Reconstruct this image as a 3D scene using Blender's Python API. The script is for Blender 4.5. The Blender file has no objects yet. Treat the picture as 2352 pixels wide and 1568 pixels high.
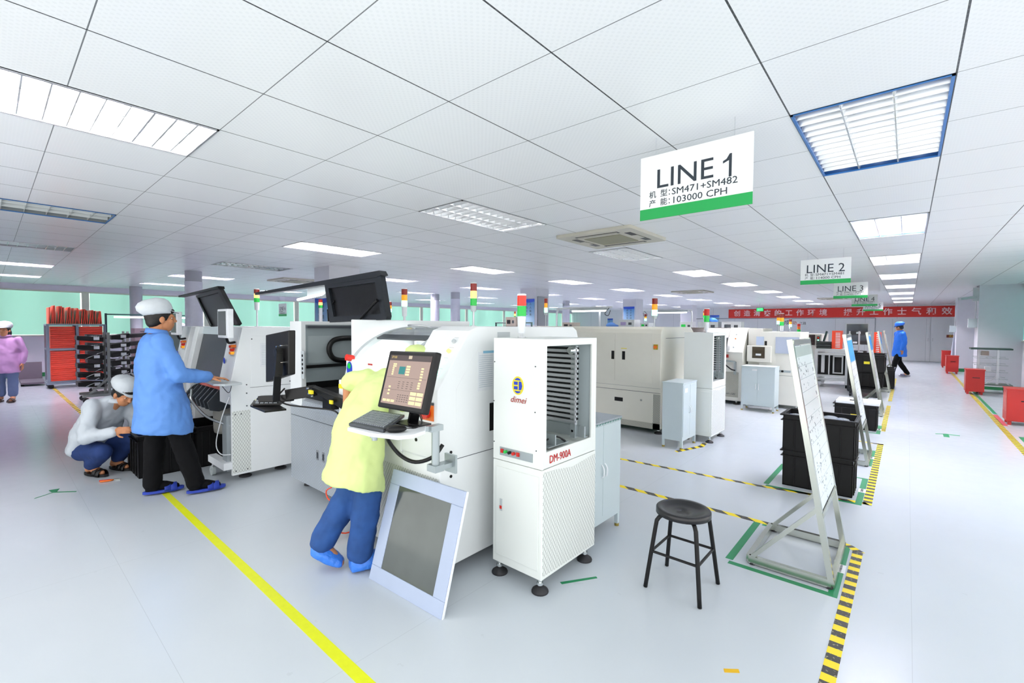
import bpy, bmesh, math, random
from mathutils import Vector, Matrix, Euler
random.seed(7)
R = math.radians
S = bpy.context.scene
COL = S.collection
# ---------------------------------------------------------------- camera
F_PX = 1047.5; PITCH = .0342; ROLL = -.0062; YAW = .7142; EYE = 1.47
cam = bpy.data.objects.new('camera', bpy.data.cameras.new('camera'))
COL.objects.link(cam)
cam.data.lens = F_PX / 2352 * 36; cam.data.sensor_width = 36; cam.data.clip_end = 200; cam.data.clip_start = .02
_f = Vector((-math.sin(YAW)*math.cos(PITCH), math.cos(YAW)*math.cos(PITCH), -math.sin(PITCH)))
_r = Vector((math.cos(YAW), math.sin(YAW), 0)); _u = _r.cross(_f)
_r2 = _r*math.cos(ROLL) - _u*math.sin(ROLL)
_u2 = _r2.cross(_f)
_m = Matrix((_r2, _u2, -_f)).transposed().to_4x4(); _m.translation = Vector((0, 0, EYE))
cam.matrix_world = _m
S.camera = cam
# ---------------------------------------------------------------- world, exposure
W = bpy.data.worlds.new('World'); S.world = W; W.use_nodes = True
_n = W.node_tree; _n.nodes['Background'].inputs[0].default_value = (1, .995, .985, 1); _n.nodes['Background'].inputs[1].default_value = 1.0
S.view_settings.view_transform = 'Standard'; S.view_settings.look = 'None'
S.view_settings.exposure = 1.15; S.view_settings.gamma = 1; S.view_settings.use_curve_mapping = False
S.cycles.adaptive_threshold = .05; S.cycles.max_bounces = 5; S.cycles.diffuse_bounces = 3; S.cycles.glossy_bounces = 3; S.cycles.transmission_bounces = 4; S.cycles.transparent_max_bounces = 6
S.cycles.sample_clamp_indirect = 6; S.cycles.caustics_reflective = False; S.cycles.caustics_refractive = False
def area(name, loc, sx, sy, power, color=(1, 1, 1), rot=(0, 0, 0), parent=None):
    l = bpy.data.lights.new(name, 'AREA'); l.shape = 'RECTANGLE'; l.size = sx; l.size_y = sy; l.energy = power; l.color = color
    o = bpy.data.objects.new(name, l); COL.objects.link(o); o.location = loc; o.rotation_euler = rot; o.parent = parent
    return o
# ---------------------------------------------------------------- materials
def lin(h):
    h = h.lstrip('#'); c = [int(h[i:i+2], 16)/255 for i in (0, 2, 4)]
    return tuple(x/12.92 if x <= .04045 else ((x+.055)/1.055)**2.4 for x in c) + (1,)
MATS = {}
class NT:
    def __init__(s, name):
        s.m = bpy.data.materials.new(name); s.m.use_nodes = True; s.t = s.m.node_tree; s.b = s.t.nodes['Principled BSDF']
    def n(s, typ, **kw):
        x = s.t.nodes.new(typ)
        for k, v in kw.items():
            if k.startswith('i'):
                x.inputs[int(k[1:])].default_value = v
            else: setattr(x, k, v)
        return x
    def l(s, a, b): s.t.links.new(a, b)
    def math(s, op, a, b=None, c=None):
        x = s.t.nodes.new('ShaderNodeMath'); x.operation = op
        for i, v in enumerate((a, b, c)):
            if v is None: continue
            if isinstance(v, (int, float)): x.inputs[i].default_value = v
            else: s.l(v, x.inputs[i])
        return x.outputs[0]
    def mix(s, f, a, b):
        x = s.t.nodes.new('ShaderNodeMix'); x.data_type = 'RGBA'
        for i, v in ((0, f), (6, a), (7, b)):
            if isinstance(v, (int, float, tuple)): x.inputs[i].default_value = v
            else: s.l(v, x.inputs[i])
        return x.outputs[2]
    def xyz(s, kind='Object'):
        tc = s.n('ShaderNodeTexCoord'); sp = s.n('ShaderNodeSeparateXYZ'); s.l(tc.outputs[kind], sp.inputs[0]); return sp.outputs, tc.outputs[kind]
def pbr(name, col, rough=.45, metal=0, spec=.5, var=.04, nscale=6, bump=0, bscale=60, emit=0, alpha=1, dark=None, trans=0, stretch=None, coat=0):
    if name in MATS: return MATS[name]
    N = NT(name); b = N.b; c = lin(col) if isinstance(col, str) else tuple(col)+(1,); ce = c
    if name.startswith('screen'): c = tuple(x*.12 for x in c[:3])+(1,)
    b.inputs['Roughness'].default_value = rough; b.inputs['Metallic'].default_value = metal
    b.inputs['Specular IOR Level'].default_value = spec; b.inputs['Alpha'].default_value = alpha
    b.inputs['Transmission Weight'].default_value = trans; b.inputs['Coat Weight'].default_value = coat
    tc = N.n('ShaderNodeTexCoord'); co = tc.outputs['Object']
    if stretch:
        mp = N.n('ShaderNodeMapping'); mp.inputs['Scale'].default_value = stretch; N.l(co, mp.inputs[0]); co = mp.outputs[0]
    nz = N.n('ShaderNodeTexNoise'); nz.inputs['Scale'].default_value = nscale; nz.inputs['Detail'].default_value = 3; N.l(co, nz.inputs['Vector'])
    d = tuple(x*(1-var*2) for x in c[:3])+(1,)
    N.l(N.mix(nz.outputs['Fac'], d, tuple(min(1, x*(1+var)) for x in c[:3])+(1,)), b.inputs['Base Color'])
    if emit:
        b.inputs['Emission Color'].default_value = ce; b.inputs['Emission Strength'].default_value = emit
    if bump:
        n2 = N.n('ShaderNodeTexNoise'); n2.inputs['Scale'].default_value = bscale; N.l(co, n2.inputs['Vector'])
        bp = N.n('ShaderNodeBump'); bp.inputs['Strength'].default_value = bump; bp.inputs['Distance'].default_value = .01
        N.l(n2.outputs['Fac'], bp.inputs['Height']); N.l(bp.outputs[0], b.inputs['Normal'])
    MATS[name] = N.m; return N.m
def mesh_skin(name, base, line, size=.024, w=.09, rough=.35, metal=0):
    N = NT(name); o, _ = N.xyz()
    u = N.math('ADD', o[0], o[1]); v = o[2]
    a = N.math('MULTIPLY', N.math('ADD', u, N.math('MULTIPLY', v, .62)), 1/size); c = N.math('MULTIPLY', N.math('SUBTRACT', u, N.math('MULTIPLY', v, .62)), 1/size)
    fa = N.math('ABSOLUTE', N.math('SUBTRACT', N.math('FRACT', a), .5)); fc = N.math('ABSOLUTE', N.math('SUBTRACT', N.math('FRACT', c), .5))
    m = N.math('LESS_THAN', N.math('MINIMUM', fa, fc), w/2)
    N.l(N.mix(m, lin(base), lin(line)), N.b.inputs['Base Color']); N.b.inputs['Roughness'].default_value = rough; N.b.inputs['Metallic'].default_value = metal
    MATS[name] = N.m; return N.m
def hazard(name, axis='y', period=.14, diag=0., yel='#f4dc1c', blk='#3c3a36', duty=.5):
    N = NT(name); o, co = N.xyz(); i = 'xyz'.index(axis); j = 1-i
    t = N.math('FRACT', N.math('MULTIPLY', N.math('ADD', o[i], N.math('MULTIPLY', o[j], diag)), 1/period))
    m = N.math('LESS_THAN', t, duty)
    nz = N.n('ShaderNodeTexNoise'); nz.inputs['Scale'].default_value = 70; nz.inputs['Detail'].default_value = 5; N.l(co, nz.inputs[0])
    wear = N.math('GREATER_THAN', nz.outputs['Fac'], .63)
    k = N.mix(wear, lin(blk), lin('#a09a80'))
    N.l(N.mix(m, lin(yel), k), N.b.inputs['Base Color']); N.b.inputs['Roughness'].default_value = .5
    MATS[name] = N.m; return N.m
WHITE = pbr('white_enamel', '#eff4f0', .32, nscale=3, var=.015)
WHITE2 = pbr('cool_white_enamel', '#f3f7f8', .3, var=.015)
CREAM = pbr('cream_enamel', '#efede0', .4, var=.02)
CREAM2 = pbr('pale_cream_enamel', '#f0f0e8', .4, var=.02)
GREY = pbr('grey_blue_enamel', '#c9d7db', .4, var=.02)
LGREY = pbr('light_grey_enamel', '#c4cccf', .4, var=.02)
DGREY = pbr('dark_grey_plastic', '#3b4148', .4)
BLACK = pbr('black_plastic', '#0b0b0d', .38, spec=.35)
MATTE = pbr('matte_black', '#0e0e10', .7)
CRATE = pbr('black_crate_plastic', '#0c0b0d', .4, spec=.3, nscale=20)
STEEL = pbr('brushed_steel', '#c6cac2', .22, 1, nscale=3, var=.12, stretch=(1, 1, .2))
CHROME = pbr('polished_chrome', '#d8dcdc', .12, 1)
ALU = pbr('anodised_aluminium', '#c9ccd0', .3, .8)
ZINC = pbr('zinc_plate', '#aeb8bb', .35, .6)
RED = pbr('signal_red', '#d8281c', .35); REDL = pbr('red_lens', '#e03020', .2, emit=.25); REDD = pbr('dark_red_lens', '#8e1c12', .25)
GRN = pbr('green_lens', '#1fae44', .2, emit=.2); GRNLIT = pbr('lit_green_lens', '#7dffd0', .2, emit=2.2); AMB = pbr('amber_lens', '#f0a020', .2, emit=.25); AMBLIT = pbr('lit_amber_lens', '#ffc468', .2, emit=.8)
ORANGE = pbr('orange_plastic', '#f07820', .35)
YEL = pbr('yellow_label', '#f1e02a', .4)
PAPER = pbr('white_paper', '#eef2f6', .6, nscale=30)
GLASSD = pbr('dark_tinted_glass', '#3d444b', .06, spec=.8)
RUBBER = pbr('black_rubber', '#26262a', .55)
BLUE = pbr('blue_plastic', '#1c3fc4', .4)
GREEN = pbr('green_floor_tape', '#1f8a58', .5, nscale=30); GREEND = pbr('green_paint', '#16703c', .5)
SKIN = pbr('skin', '#c98a62', .5, spec=.35, nscale=25, var=.03)
HAIR = pbr('black_hair', '#0f0b0a', .5, nscale=90, var=.3, bump=.3, bscale=160)
INK = pbr('dark_ink', '#2c3640', .6); REDINK = pbr('red_ink', '#b02a22', .5)
SKINMESH = mesh_skin('white_diamond_sheet', '#e8ece8', '#7c827f')
SKINMESH2 = mesh_skin('grey_diamond_sheet', '#ccd3da', '#8f98a2', .016, .3, .3, .15)
SKINMESH3 = mesh_skin('cream_diamond_sheet', '#cfcfc4', '#7b7b70', .02, .2)
TAPE_Y = hazard('hazard_tape_bands', 'y', .105)
TAPE_X = hazard('hazard_tape_diagonal', 'x', .19, 1.2)
# ---------------------------------------------------------------- mesh building
ORG = {}
def sub(a, b): return (a[0]-b[0], a[1]-b[1], a[2]-b[2])
class MB:
    def __init__(s): s.v = []; s.f = []; s.mi = []; s.k = 0; s.sm = []; s.q = 0
    def add(s, vs, fs, smooth=False):
        n = len(s.v); s.v += [tuple(v) for v in vs]; s.f += [tuple(i+n for i in f) for f in fs]; s.mi += [s.k]*len(fs); s.sm += [smooth]*len(fs); return s
    def eps(s):
        e = .0003*(s.q % 9); s.q += 1; return e          # nested boxes of one part are inset a hair so no two faces coincide
    def box(s, x0, x1, y0, y1, z0, z1):
        x0, x1 = sorted((x0, x1)); y0, y1 = sorted((y0, y1)); z0, z1 = sorted((z0, z1)); e = s.eps()
        if min(x1-x0, y1-y0, z1-z0) > .009: x0 += e; x1 -= e; y0 += e; y1 -= e; z0 += e; z1 -= e
        return s.add([(x0,y0,z0),(x1,y0,z0),(x1,y1,z0),(x0,y1,z0),(x0,y0,z1),(x1,y0,z1),(x1,y1,z1),(x0,y1,z1)],
                     [(0,3,2,1),(4,5,6,7),(0,1,5,4),(1,2,6,5),(2,3,7,6),(3,0,4,7)])
    def prism(s, pts, axis, a, b):
        """pts: 2D outline; axis x: pts are (y,z); y: (x,z); z: (x,y)."""
        def p(q, t): return (t, q[0], q[1]) if axis == 'x' else (q[0], t, q[1]) if axis == 'y' else (q[0], q[1], t)
        n = len(pts); a, b = sorted((a, b)); e = s.eps()
        if b-a > .02:
            a += e; b -= e; cx = sum(q[0] for q in pts)/n; cy = sum(q[1] for q in pts)/n; pts = [(q[0]+(e if q[0] < cx else -e), q[1]+(e if q[1] < cy else -e)) for q in pts]
        ar = sum(pts[i][0]*pts[(i+1) % n][1]-pts[(i+1) % n][0]*pts[i][1] for i in range(n))
        if (ar > 0) == (axis == 'y'): pts = pts[::-1]
        vs = [p(q, a) for q in pts]+[p(q, b) for q in pts]
        return s.add(vs, [tuple(range(n-1, -1, -1)), tuple(range(n, 2*n))]+[(i, (i+1) % n, (i+1) % n+n, i+n) for i in range(n)])
    def hexa(s, a, b):
        """two quads a (4 pts) and b (4 pts) joined to a solid."""
        return s.add(list(a)+list(b), [(3,2,1,0),(4,5,6,7)]+[(i, (i+1) % 4, (i+1) % 4+4, i+4) for i in range(4)])
    def slab(s, p0, u, v, t):
        """box from corner p0 with edge vectors u, v, thickness vector t."""
        p0, u, v, t = map(Vector, (p0, u, v, t)); q = [p0, p0+u, p0+u+v, p0+v]
        return s.hexa(q, [x+t for x in q])
    def cyl(s, p0, p1, r0, r1=None, n=16, caps=True):
        r1 = r0 if r1 is None else r1; p0, p1 = Vector(p0), Vector(p1); d = (p1-p0).normalized()
        a = d.orthogonal().normalized(); b = d.cross(a); vs = []
        for p, r in ((p0, r0), (p1, r1)):
            vs += [p+(a*math.cos(2*math.pi*i/n)+b*math.sin(2*math.pi*i/n))*r for i in range(n)]
        s.add(vs, [(i, (i+1) % n, (i+1) % n+n, i+n) for i in range(n)], True)
        if caps: s.add(vs, [tuple(range(n-1, -1, -1)), tuple(range(n, 2*n))])
        return s
    def lathe(s, prof, c, n=24, axis='z'):
        vs = []
        for r, h in prof:
            for i in range(n):
                t = 2*math.pi*i/n; q = (r*math.cos(t), r*math.sin(t), h)
                if axis == 'x': q = (q[2], q[0], q[1])
                if axis == 'y': q = (q[0], q[2], q[1])
                vs.append((q[0]+c[0], q[1]+c[1], q[2]+c[2]))
        k = len(prof)
        return s.add(vs, [(j*n+i, j*n+(i+1) % n, (j+1)*n+(i+1) % n, (j+1)*n+i) for j in range(k-1) for i in range(n)]+[tuple(range(n-1, -1, -1)), tuple(range((k-1)*n, k*n))], True)
    def tube(s, pts, r, n=10, smooth_path=True, seg=5, closed=False):
        P = [Vector(p) for p in pts]
        if smooth_path and len(P) > 2:
            Q = []
            for i in range(len(P)-1):
                a, b, c, d = P[max(i-1, 0)], P[i], P[i+1], P[min(i+2, len(P)-1)]
                for k in range(seg):
                    t = k/seg
                    Q.append(.5*((2*b)+(-a+c)*t+(2*a-5*b+4*c-d)*t*t+(-a+3*b-3*c+d)*t**3))
            Q.append(P[-1]); P = Q
        vs = []; up = None
        for i, p in enumerate(P):
            d = (P[min(i+1, len(P)-1)]-P[max(i-1, 0)]).normalized()
            if up is None: up = d.orthogonal().normalized()
            a = (up-d*up.dot(d)); a = a.normalized() if a.length > 1e-6 else d.orthogonal().normalized(); up = a; b = d.cross(a)
            rr = r(i/(len(P)-1)) if callable(r) else r
            vs += [p+(a*math.cos(2*math.pi*j/n)+b*math.sin(2*math.pi*j/n))*rr for j in range(n)]
        k = len(P)
        return s.add(vs, [(j*n+i, j*n+(i+1) % n, (j+1)*n+(i+1) % n, (j+1)*n+i) for j in range(k-1) for i in range(n)]+[tuple(range(n-1, -1, -1)), tuple(range((k-1)*n, k*n))], True)
    def bar(s, p0, p1, w, h=None, up=(0, 0, 1)):
        """rectangular bar between two points"""
        h = h or w; p0, p1 = Vector(p0), Vector(p1); d = (p1-p0).normalized(); up = Vector(up)
        if abs(d.dot(up)) > .98: up = Vector((1, 0, 0))
        a = d.cross(up).normalized()*w/2; b = a.cross(d).normalized()*h/2
        q = [-a-b, a-b, a+b, -a+b]
        return s.hexa([p0+x for x in q], [p1+x for x in q])
    def ell(s, c, r, n=16, m=10, rot=None):
        vs = []; c = Vector(c); rot = rot or Matrix.Identity(3)
        for j in range(1, m):
            a = math.pi*j/m
            for i in range(n):
                t = 2*math.pi*i/n
                vs.append(c+rot@Vector((r[0]*math.sin(a)*math.cos(t), r[1]*math.sin(a)*math.sin(t), r[2]*math.cos(a))))
        vs += [c+rot@Vector((0, 0, r[2])), c+rot@Vector((0, 0, -r[2]))]; T = len(vs)-2
        fs = [(j*n+i, (j+1)*n+i, (j+1)*n+(i+1) % n, j*n+(i+1) % n) for j in range(m-2) for i in range(n)]
        fs += [(T, i, (i+1) % n) for i in range(n)]+[(T+1, (m-2)*n+(i+1) % n, (m-2)*n+i) for i in range(n)]
        return s.add(vs, fs, True)
    def rings(s, rings, smooth=True, caps=True):
        n = len(rings[0]); vs = [p for r in rings for p in r]; k = len(rings)
        fs = [(j*n+i, j*n+(i+1) % n, (j+1)*n+(i+1) % n, (j+1)*n+i) for j in range(k-1) for i in range(n)]
        if caps: fs += [tuple(range(n-1, -1, -1)), tuple(range((k-1)*n, k*n))]
        return s.add(vs, fs, smooth)
    def mesh(s, name, off=(0, 0, 0), mats=()):
        m = bpy.data.meshes.new(name); m.from_pydata([sub(v, off) for v in s.v], [], s.f)
        for x in mats: m.materials.append(x)
        for p, k, sm in zip(m.polygons, s.mi, s.sm):
            p.material_index = min(k, max(len(mats)-1, 0)); p.use_smooth = sm
        m.validate(); return m
    def build(s, name, mat, parent=None, bevel=0, local=False, loc=None):
        mats = mat if isinstance(mat, (list, tuple)) else [mat]
        off = (0, 0, 0) if local else (ORG.get(parent.name, (0, 0, 0)) if parent else (loc or s.base()))
        o = bpy.data.objects.new(name, s.mesh(name, off, mats)); COL.objects.link(o)
        if parent: o.parent = parent
        else: o.location = off
        ORG[o.name] = off
        if bevel:
            b = o.modifiers.new('bevel', 'BEVEL'); b.width = bevel; b.segments = 2; b.limit_method = 'ANGLE'; b.angle_limit = R(40)
        return o
    def base(s):
        xs, ys, zs = zip(*s.v); return ((min(xs)+max(xs))/2, (min(ys)+max(ys))/2, min(zs))
def tag(o, label=None, cat=None, group=None, kind=None):
    if label: o['label'] = label
    if cat: o['category'] = cat
    if group: o['group'] = group
    if kind: o['kind'] = kind
    return o
def thing(name, label, cat, loc, group=None, rz=0):
    o = bpy.data.objects.new(name, None); COL.objects.link(o); o.location = loc; o.empty_display_size = .1; o.rotation_euler = (0, 0, rz)
    ORG[o.name] = tuple(loc); return tag(o, label, cat, group)
def copy_tree(o, parent=None):
    c = o.copy(); COL.objects.link(c)
    if parent: c.parent = parent
    for ch in list(o.children): copy_tree(ch, c)
    return c
def struct(o): o['kind'] = 'structure'; return o
def B(x0, x1, y0, y1, z0, z1): return MB().box(x0, x1, y0, y1, z0, z1)
def text(body, size, loc, face, mat, parent, name='lettering', sx=1, ex=.0006, align='CENTER', label=None, shear=0, bold=0):
    """face: '-y', '+x', '-x', 'up' or a (right, up) vector pair"""
    cu = bpy.data.curves.new(name, 'FONT'); cu.body = body; cu.size = size; cu.extrude = ex; cu.align_x = align; cu.align_y = 'CENTER'; cu.shear = shear; cu.offset = bold; cu.resolution_u = 2
    t = bpy.data.objects.new('tmp', cu); COL.objects.link(t)
    dg = bpy.context.evaluated_depsgraph_get(); me = bpy.data.meshes.new_from_object(t.evaluated_get(dg)); bpy.data.objects.remove(t)
    rt, up = {'-y': ((1,0,0),(0,0,1)), '+x': ((0,1,0),(0,0,1)), '-x': ((0,-1,0),(0,0,1)), '+y': ((-1,0,0),(0,0,1)), 'up': ((1,0,0),(0,1,0))}.get(face, face) if isinstance(face, str) else face
    rt, up = Vector(rt), Vector(up); nn = rt.cross(up)
    M = Matrix((rt, up, nn)).transposed().to_4x4() @ Matrix.Diagonal((sx, 1, 1, 1))
    me.transform(M); me.materials.clear(); me.materials.append(mat); me.name = name
    o = bpy.data.objects.new(name, me); COL.objects.link(o); off = ORG.get(parent.name, (0, 0, 0)); o.location = sub(loc, off); o.parent = parent
    ORG[o.name] = tuple(loc)
    return tag(o, label)
def ngon(n, r, c=(0, 0)): return [(c[0]+r*math.cos(2*math.pi*i/n), c[1]+r*math.sin(2*math.pi*i/n)) for i in range(n)]
def rrect(x0, x1, y0, y1, r, n=4):
    P = []
    for cx, cy, a in ((x1-r, y0+r, -90), (x1-r, y1-r, 0), (x0+r, y1-r, 90), (x0+r, y0+r, 180)):
        for k in range(n+1): t = R(a+90*k/n); P.append((cx+r*math.cos(t), cy+r*math.sin(t)))
    return P
# ================================================================ THE ROOM
CZ = 2.532; XL, XR, YF, YB = -18.0, 2.05, 27.3, -1.2
# floor
def floor_mat():
    N = NT('epoxy_floor'); o, co = N.xyz(); n1 = N.n('ShaderNodeTexNoise'); n1.inputs['Scale'].default_value = .7; n1.inputs['Detail'].default_value = 4; N.l(co, n1.inputs[0])
    n2 = N.n('ShaderNodeTexNoise'); n2.inputs['Scale'].default_value = 9; n2.inputs['Detail'].default_value = 6; N.l(co, n2.inputs[0])
    c = N.mix(n1.outputs['Fac'], lin('#c0c9d1'), lin('#d0d7dd'))
    sc = N.math('GREATER_THAN', n2.outputs['Fac'], .72); c = N.mix(N.math('MULTIPLY', sc, .12), c, lin('#8f969c'))
    # sheet seams
    for ax, per, off in ((0, 1.83, .86), (1, 9.0, 4.0)):
        f = N.math('ABSOLUTE', N.math('SUBTRACT', N.math('FRACT', N.math('MULTIPLY', N.math('ADD', o[ax], off), 1/per)), .5))
        c = N.mix(N.math('MULTIPLY', N.math('LESS_THAN', f, .0012/per), .3), c, lin('#8b929a'))
    N.l(c, N.b.inputs['Base Color']); N.l(N.math('ADD', N.math('MULTIPLY', n2.outputs['Fac'], .12), .16), N.b.inputs['Roughness']); N.b.inputs['Specular IOR Level'].default_value = .45
    bp = N.n('ShaderNodeBump'); bp.inputs['Strength'].default_value = .06; bp.inputs['Distance'].default_value = .02; N.l(n1.outputs['Fac'], bp.inputs['Height']); N.l(bp.outputs[0], N.b.inputs['Normal'])
    return N.m
struct(MB().box(XL-.2, XR+.2, YB, YF+.2, -.1, 0).build('floor', floor_mat(), loc=(0, 0, 0)))
# ceiling: 600 mm metal tiles, leaving out the cells of the light fittings and cassettes
def ceil_mat():
    N = NT('ceiling_metal_tile'); o, co = N.xyz()
    def line(ax, off, w, st=.6):
        return N.math('LESS_THAN', N.math('ABSOLUTE', N.math('SUBTRACT', N.math('FRACT', N.math('ADD', N.math('MULTIPLY', N.math('ADD', o[ax], off), 1/st), .5)), .5)), w/st)
    lx = line(0, .475, .0035); ly = line(1, -.863, .0022)
    c = N.mix(N.math('MULTIPLY', ly, .85), lin('#f1f4f6'), lin('#3a4147')); c = N.mix(N.math('MULTIPLY', lx, .97), c, lin('#1c2126'))
    # dimple rows pressed into the tiles
    fx = N.math('SINE', N.math('MULTIPLY', o[0], 2*math.pi/.03)); fy = N.math('SINE', N.math('MULTIPLY', o[1], 2*math.pi/.03)); d = N.math('GREATER_THAN', N.math('MULTIPLY', fx, fy), .35)
    c = N.mix(N.math('MULTIPLY', d, .10), c, lin('#b4bcc2'))
    N.l(c, N.b.inputs['Base Color']); N.b.inputs['Roughness'].default_value = .33; N.b.inputs['Specular IOR Level'].default_value = .5
    n1 = N.n('ShaderNodeTexNoise'); n1.inputs['Scale'].default_value = .9; N.l(co, n1.inputs[0]); bp = N.n('ShaderNodeBump'); bp.inputs['Strength'].default_value = .05; bp.inputs['Distance'].default_value = .03
    N.l(n1.outputs['Fac'], bp.inputs['Height']); N.l(bp.outputs[0], N.b.inputs['Normal'])
    return N.m
LX = [-.175-3*i for i in range(6)]; LY = [.263+3*j for j in range(9)]
AC = [(-2.575, 4.763), (-11.0, 4.763), (-11.575, 10.763), (-2.575, 16.763)]
def cells(x0, x1, y0, y1): return {(round((x-.125)/.6-.5), round((y-.863)/.6-.5)) for x in [x0+.3+.6*i for i in range(round((x1-x0)/.6))] for y in [y0+.3+.6*i for i in range(round((y1-y0)/.6))]}
holes = set()
for x in LX:
    for y in LY: holes |= cells(x-.3, x+.3, y-.6, y+.6)
mb = MB(); i0 = math.floor((XL-.3-.125)/.6); j0 = math.floor((YB-.863)/.6)
for i in range(i0, 4):
    for j in range(j0, 45):
        if (i, j) in holes: continue
        x0, x1 = max(.125+.6*i, XL-.1), min(.725+.6*i, XR+.1); y0, y1 = .863+.6*j, min(1.463+.6*j, YF+.1)
        if x1 <= x0 or y1 <= y0: continue
        mb.add([(x0, y0, CZ), (x0, y1, CZ), (x1, y1, CZ), (x1, y0, CZ), (x0, y0, CZ+.02), (x0, y1, CZ+.02), (x1, y1, CZ+.02), (x1, y0, CZ+.02)], [(0, 1, 2, 3), (7, 6, 5, 4), (0, 4, 5, 1), (1, 5, 6, 2), (2, 6, 7, 3), (3, 7, 4, 0)])
CEIL = struct(mb.build('ceiling', ceil_mat(), loc=(0, 0, 0)))
# far wall of insulated panels
def panel_wall():
    N = NT('wall_panels'); o, co = N.xyz(); f = N.math('ABSOLUTE', N.math('SUBTRACT', N.math('FRACT', N.math('MULTIPLY', N.math('ADD', o[0], o[1]), 1/1.15)), .5))
    N.l(N.mix(N.math('MULTIPLY', N.math('LESS_THAN', f, .006), .5), lin('#eef1f4'), lin('#959ca4')), N.b.inputs['Base Color']); N.b.inputs['Roughness'].default_value = .35
    return N.m
WP = panel_wall(); WALL = pbr('wall_paint_lilac', '#e4e0ee', .6, var=.02); WALLR = pbr('wall_paint_white', '#e0e2ea', .55, var=.02)
struct(B(XL-.1, XR+.2, YF, YF+.15, 0, CZ).build('wall_far', WP))
w = B(XL-.15, XL, YB, YF+.1, 0, 1.13); w.box(XL-.15, XL, YB, YF+.1, 2.38, CZ); struct(w.build('wall_left', WALL))
struct(B(XL, XL+.02, YB, YF, 0, .11).build('baseboard_left', GREEND))
w = B(XR, XR+.15, 9.0, YF+.1, 0, 1.2); w.box(XR, XR+.15, 9.0, YF+.1, 2.43, CZ); w.box(XR, XR+.15, 17.1, YF+.1, 1.2, 2.43); struct(w.build('wall_right', WALLR))
struct(B(1.33, XR-.02, 24.0, 24.02, 0, .1).build('baseboard_right', GREEND))
struct(B(XL-.1, -6.0, YB-.15, YB, 0, CZ).build('wall_back_light_block', WALLR))  # partial wall out of view, added to cut ambient light on the left
# windows with drawn green blinds
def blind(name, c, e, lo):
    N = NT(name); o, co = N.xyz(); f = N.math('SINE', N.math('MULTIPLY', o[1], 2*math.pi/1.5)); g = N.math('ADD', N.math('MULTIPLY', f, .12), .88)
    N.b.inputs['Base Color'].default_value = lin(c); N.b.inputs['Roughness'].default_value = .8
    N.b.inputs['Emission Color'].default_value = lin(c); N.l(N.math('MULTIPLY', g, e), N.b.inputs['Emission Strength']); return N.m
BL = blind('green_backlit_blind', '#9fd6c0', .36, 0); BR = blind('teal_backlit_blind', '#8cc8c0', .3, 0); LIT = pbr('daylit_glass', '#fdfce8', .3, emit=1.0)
y = YB; k = 1
FRAMEW = pbr('window_frame_white', '#dfe3d6', .4)
while y < YF-1:
    y1 = min(y+3.03, YF); f = MB().box(XL-.1, XL-.04, y, y+.16, 1.13, 2.38).box(XL-.1, XL-.02, y, y1, 2.34, 2.38).box(XL-.1, XL+.03, y, y1, 1.11, 1.14)
    o = struct(f.build('window_%d' % k, FRAMEW)); B(XL-.09, XL-.07, y+.06, y+.14, 1.14, 2.34).build('glass_strip', LIT, o)
    n = 22; P = []
    for q in range(n+1): P.append((y+.17+(y1-y-.2)*q/n, XL-.05+.012*math.sin(q*1.9)))
    m = MB(); vs = [(b, a, 1.15) for a, b in P]+[(b, a, 2.34) for a, b in P]+[(b-.006, a, 1.15) for a, b in P]+[(b-.006, a, 2.34) for a, b in P]; n += 1
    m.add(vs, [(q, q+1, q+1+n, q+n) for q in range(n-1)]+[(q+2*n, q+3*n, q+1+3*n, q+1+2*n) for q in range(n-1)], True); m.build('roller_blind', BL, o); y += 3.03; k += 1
for (ya, yb) in ((9.0, 12.0), (12.0, 17.1)):
    f = MB().box(XR-.02, XR+.1, yb-.1, yb, 1.2, 2.43).box(XR-.03, XR+.1, ya, yb, 1.17, 1.2).box(XR-.02, XR+.1, ya, yb, 2.41, 2.45)
    o = struct(f.build('window_%d' % k, FRAMEW)); B(XR+.07, XR+.09, yb-.6, yb-.1, 1.2, 2.41).build('glass_strip', LIT, o)
    m = MB(); n = 60; P = [(ya+.02+(yb-.62-ya)*q/n, XR+.05+.02*math.sin(q*1.7)) for q in range(n+1)]; n += 1
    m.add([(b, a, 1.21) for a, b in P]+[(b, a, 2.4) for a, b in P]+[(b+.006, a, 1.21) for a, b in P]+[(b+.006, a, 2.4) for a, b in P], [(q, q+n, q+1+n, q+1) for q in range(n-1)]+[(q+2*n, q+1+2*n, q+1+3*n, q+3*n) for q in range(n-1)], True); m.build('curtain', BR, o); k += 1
# pillars against the right wall, square and round columns
for i, y in enumerate((15.9, 21.8)):
    o = struct(B(1.30 if i == 0 else 1.27, XR, y, y+.75, 0, CZ).build('trim_%d' % (i+1), WALLR)); B(1.29 if i == 0 else 1.26, XR, y-.01, y+.76, 0, .11).build('green_skirting', GREEND, o)
GS = pbr('column_shadow_side', '#bcc0c6', .5)
COLS = [(-8.42, 4.05), (-8.42, 10.07), (-8.42, 16.3), (-8.42, 22.3)]
for i, (x, y) in enumerate(COLS):
    o = struct(B(x, x+.56, y, y+.6, 0, CZ).build('trim_%d' % (i+3), WALLR))
    B(x+.56, x+.6, y+.06, y+.5, .3, 2.3).build('cable_duct', pbr('grey_duct', '#8b9096', .5), o) if i in (0, 1) else None
WRAP = pbr('shiny_white_wrap', '#dfe2ee', .28, bump=.5, bscale=25, stretch=(1, 1, 3))
RC = [(-10.93, 2.77), (-16.8, 2.85), (-11.0, 9.9), (-12.2, 10.05), (-10.8, 15.9)]
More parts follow.
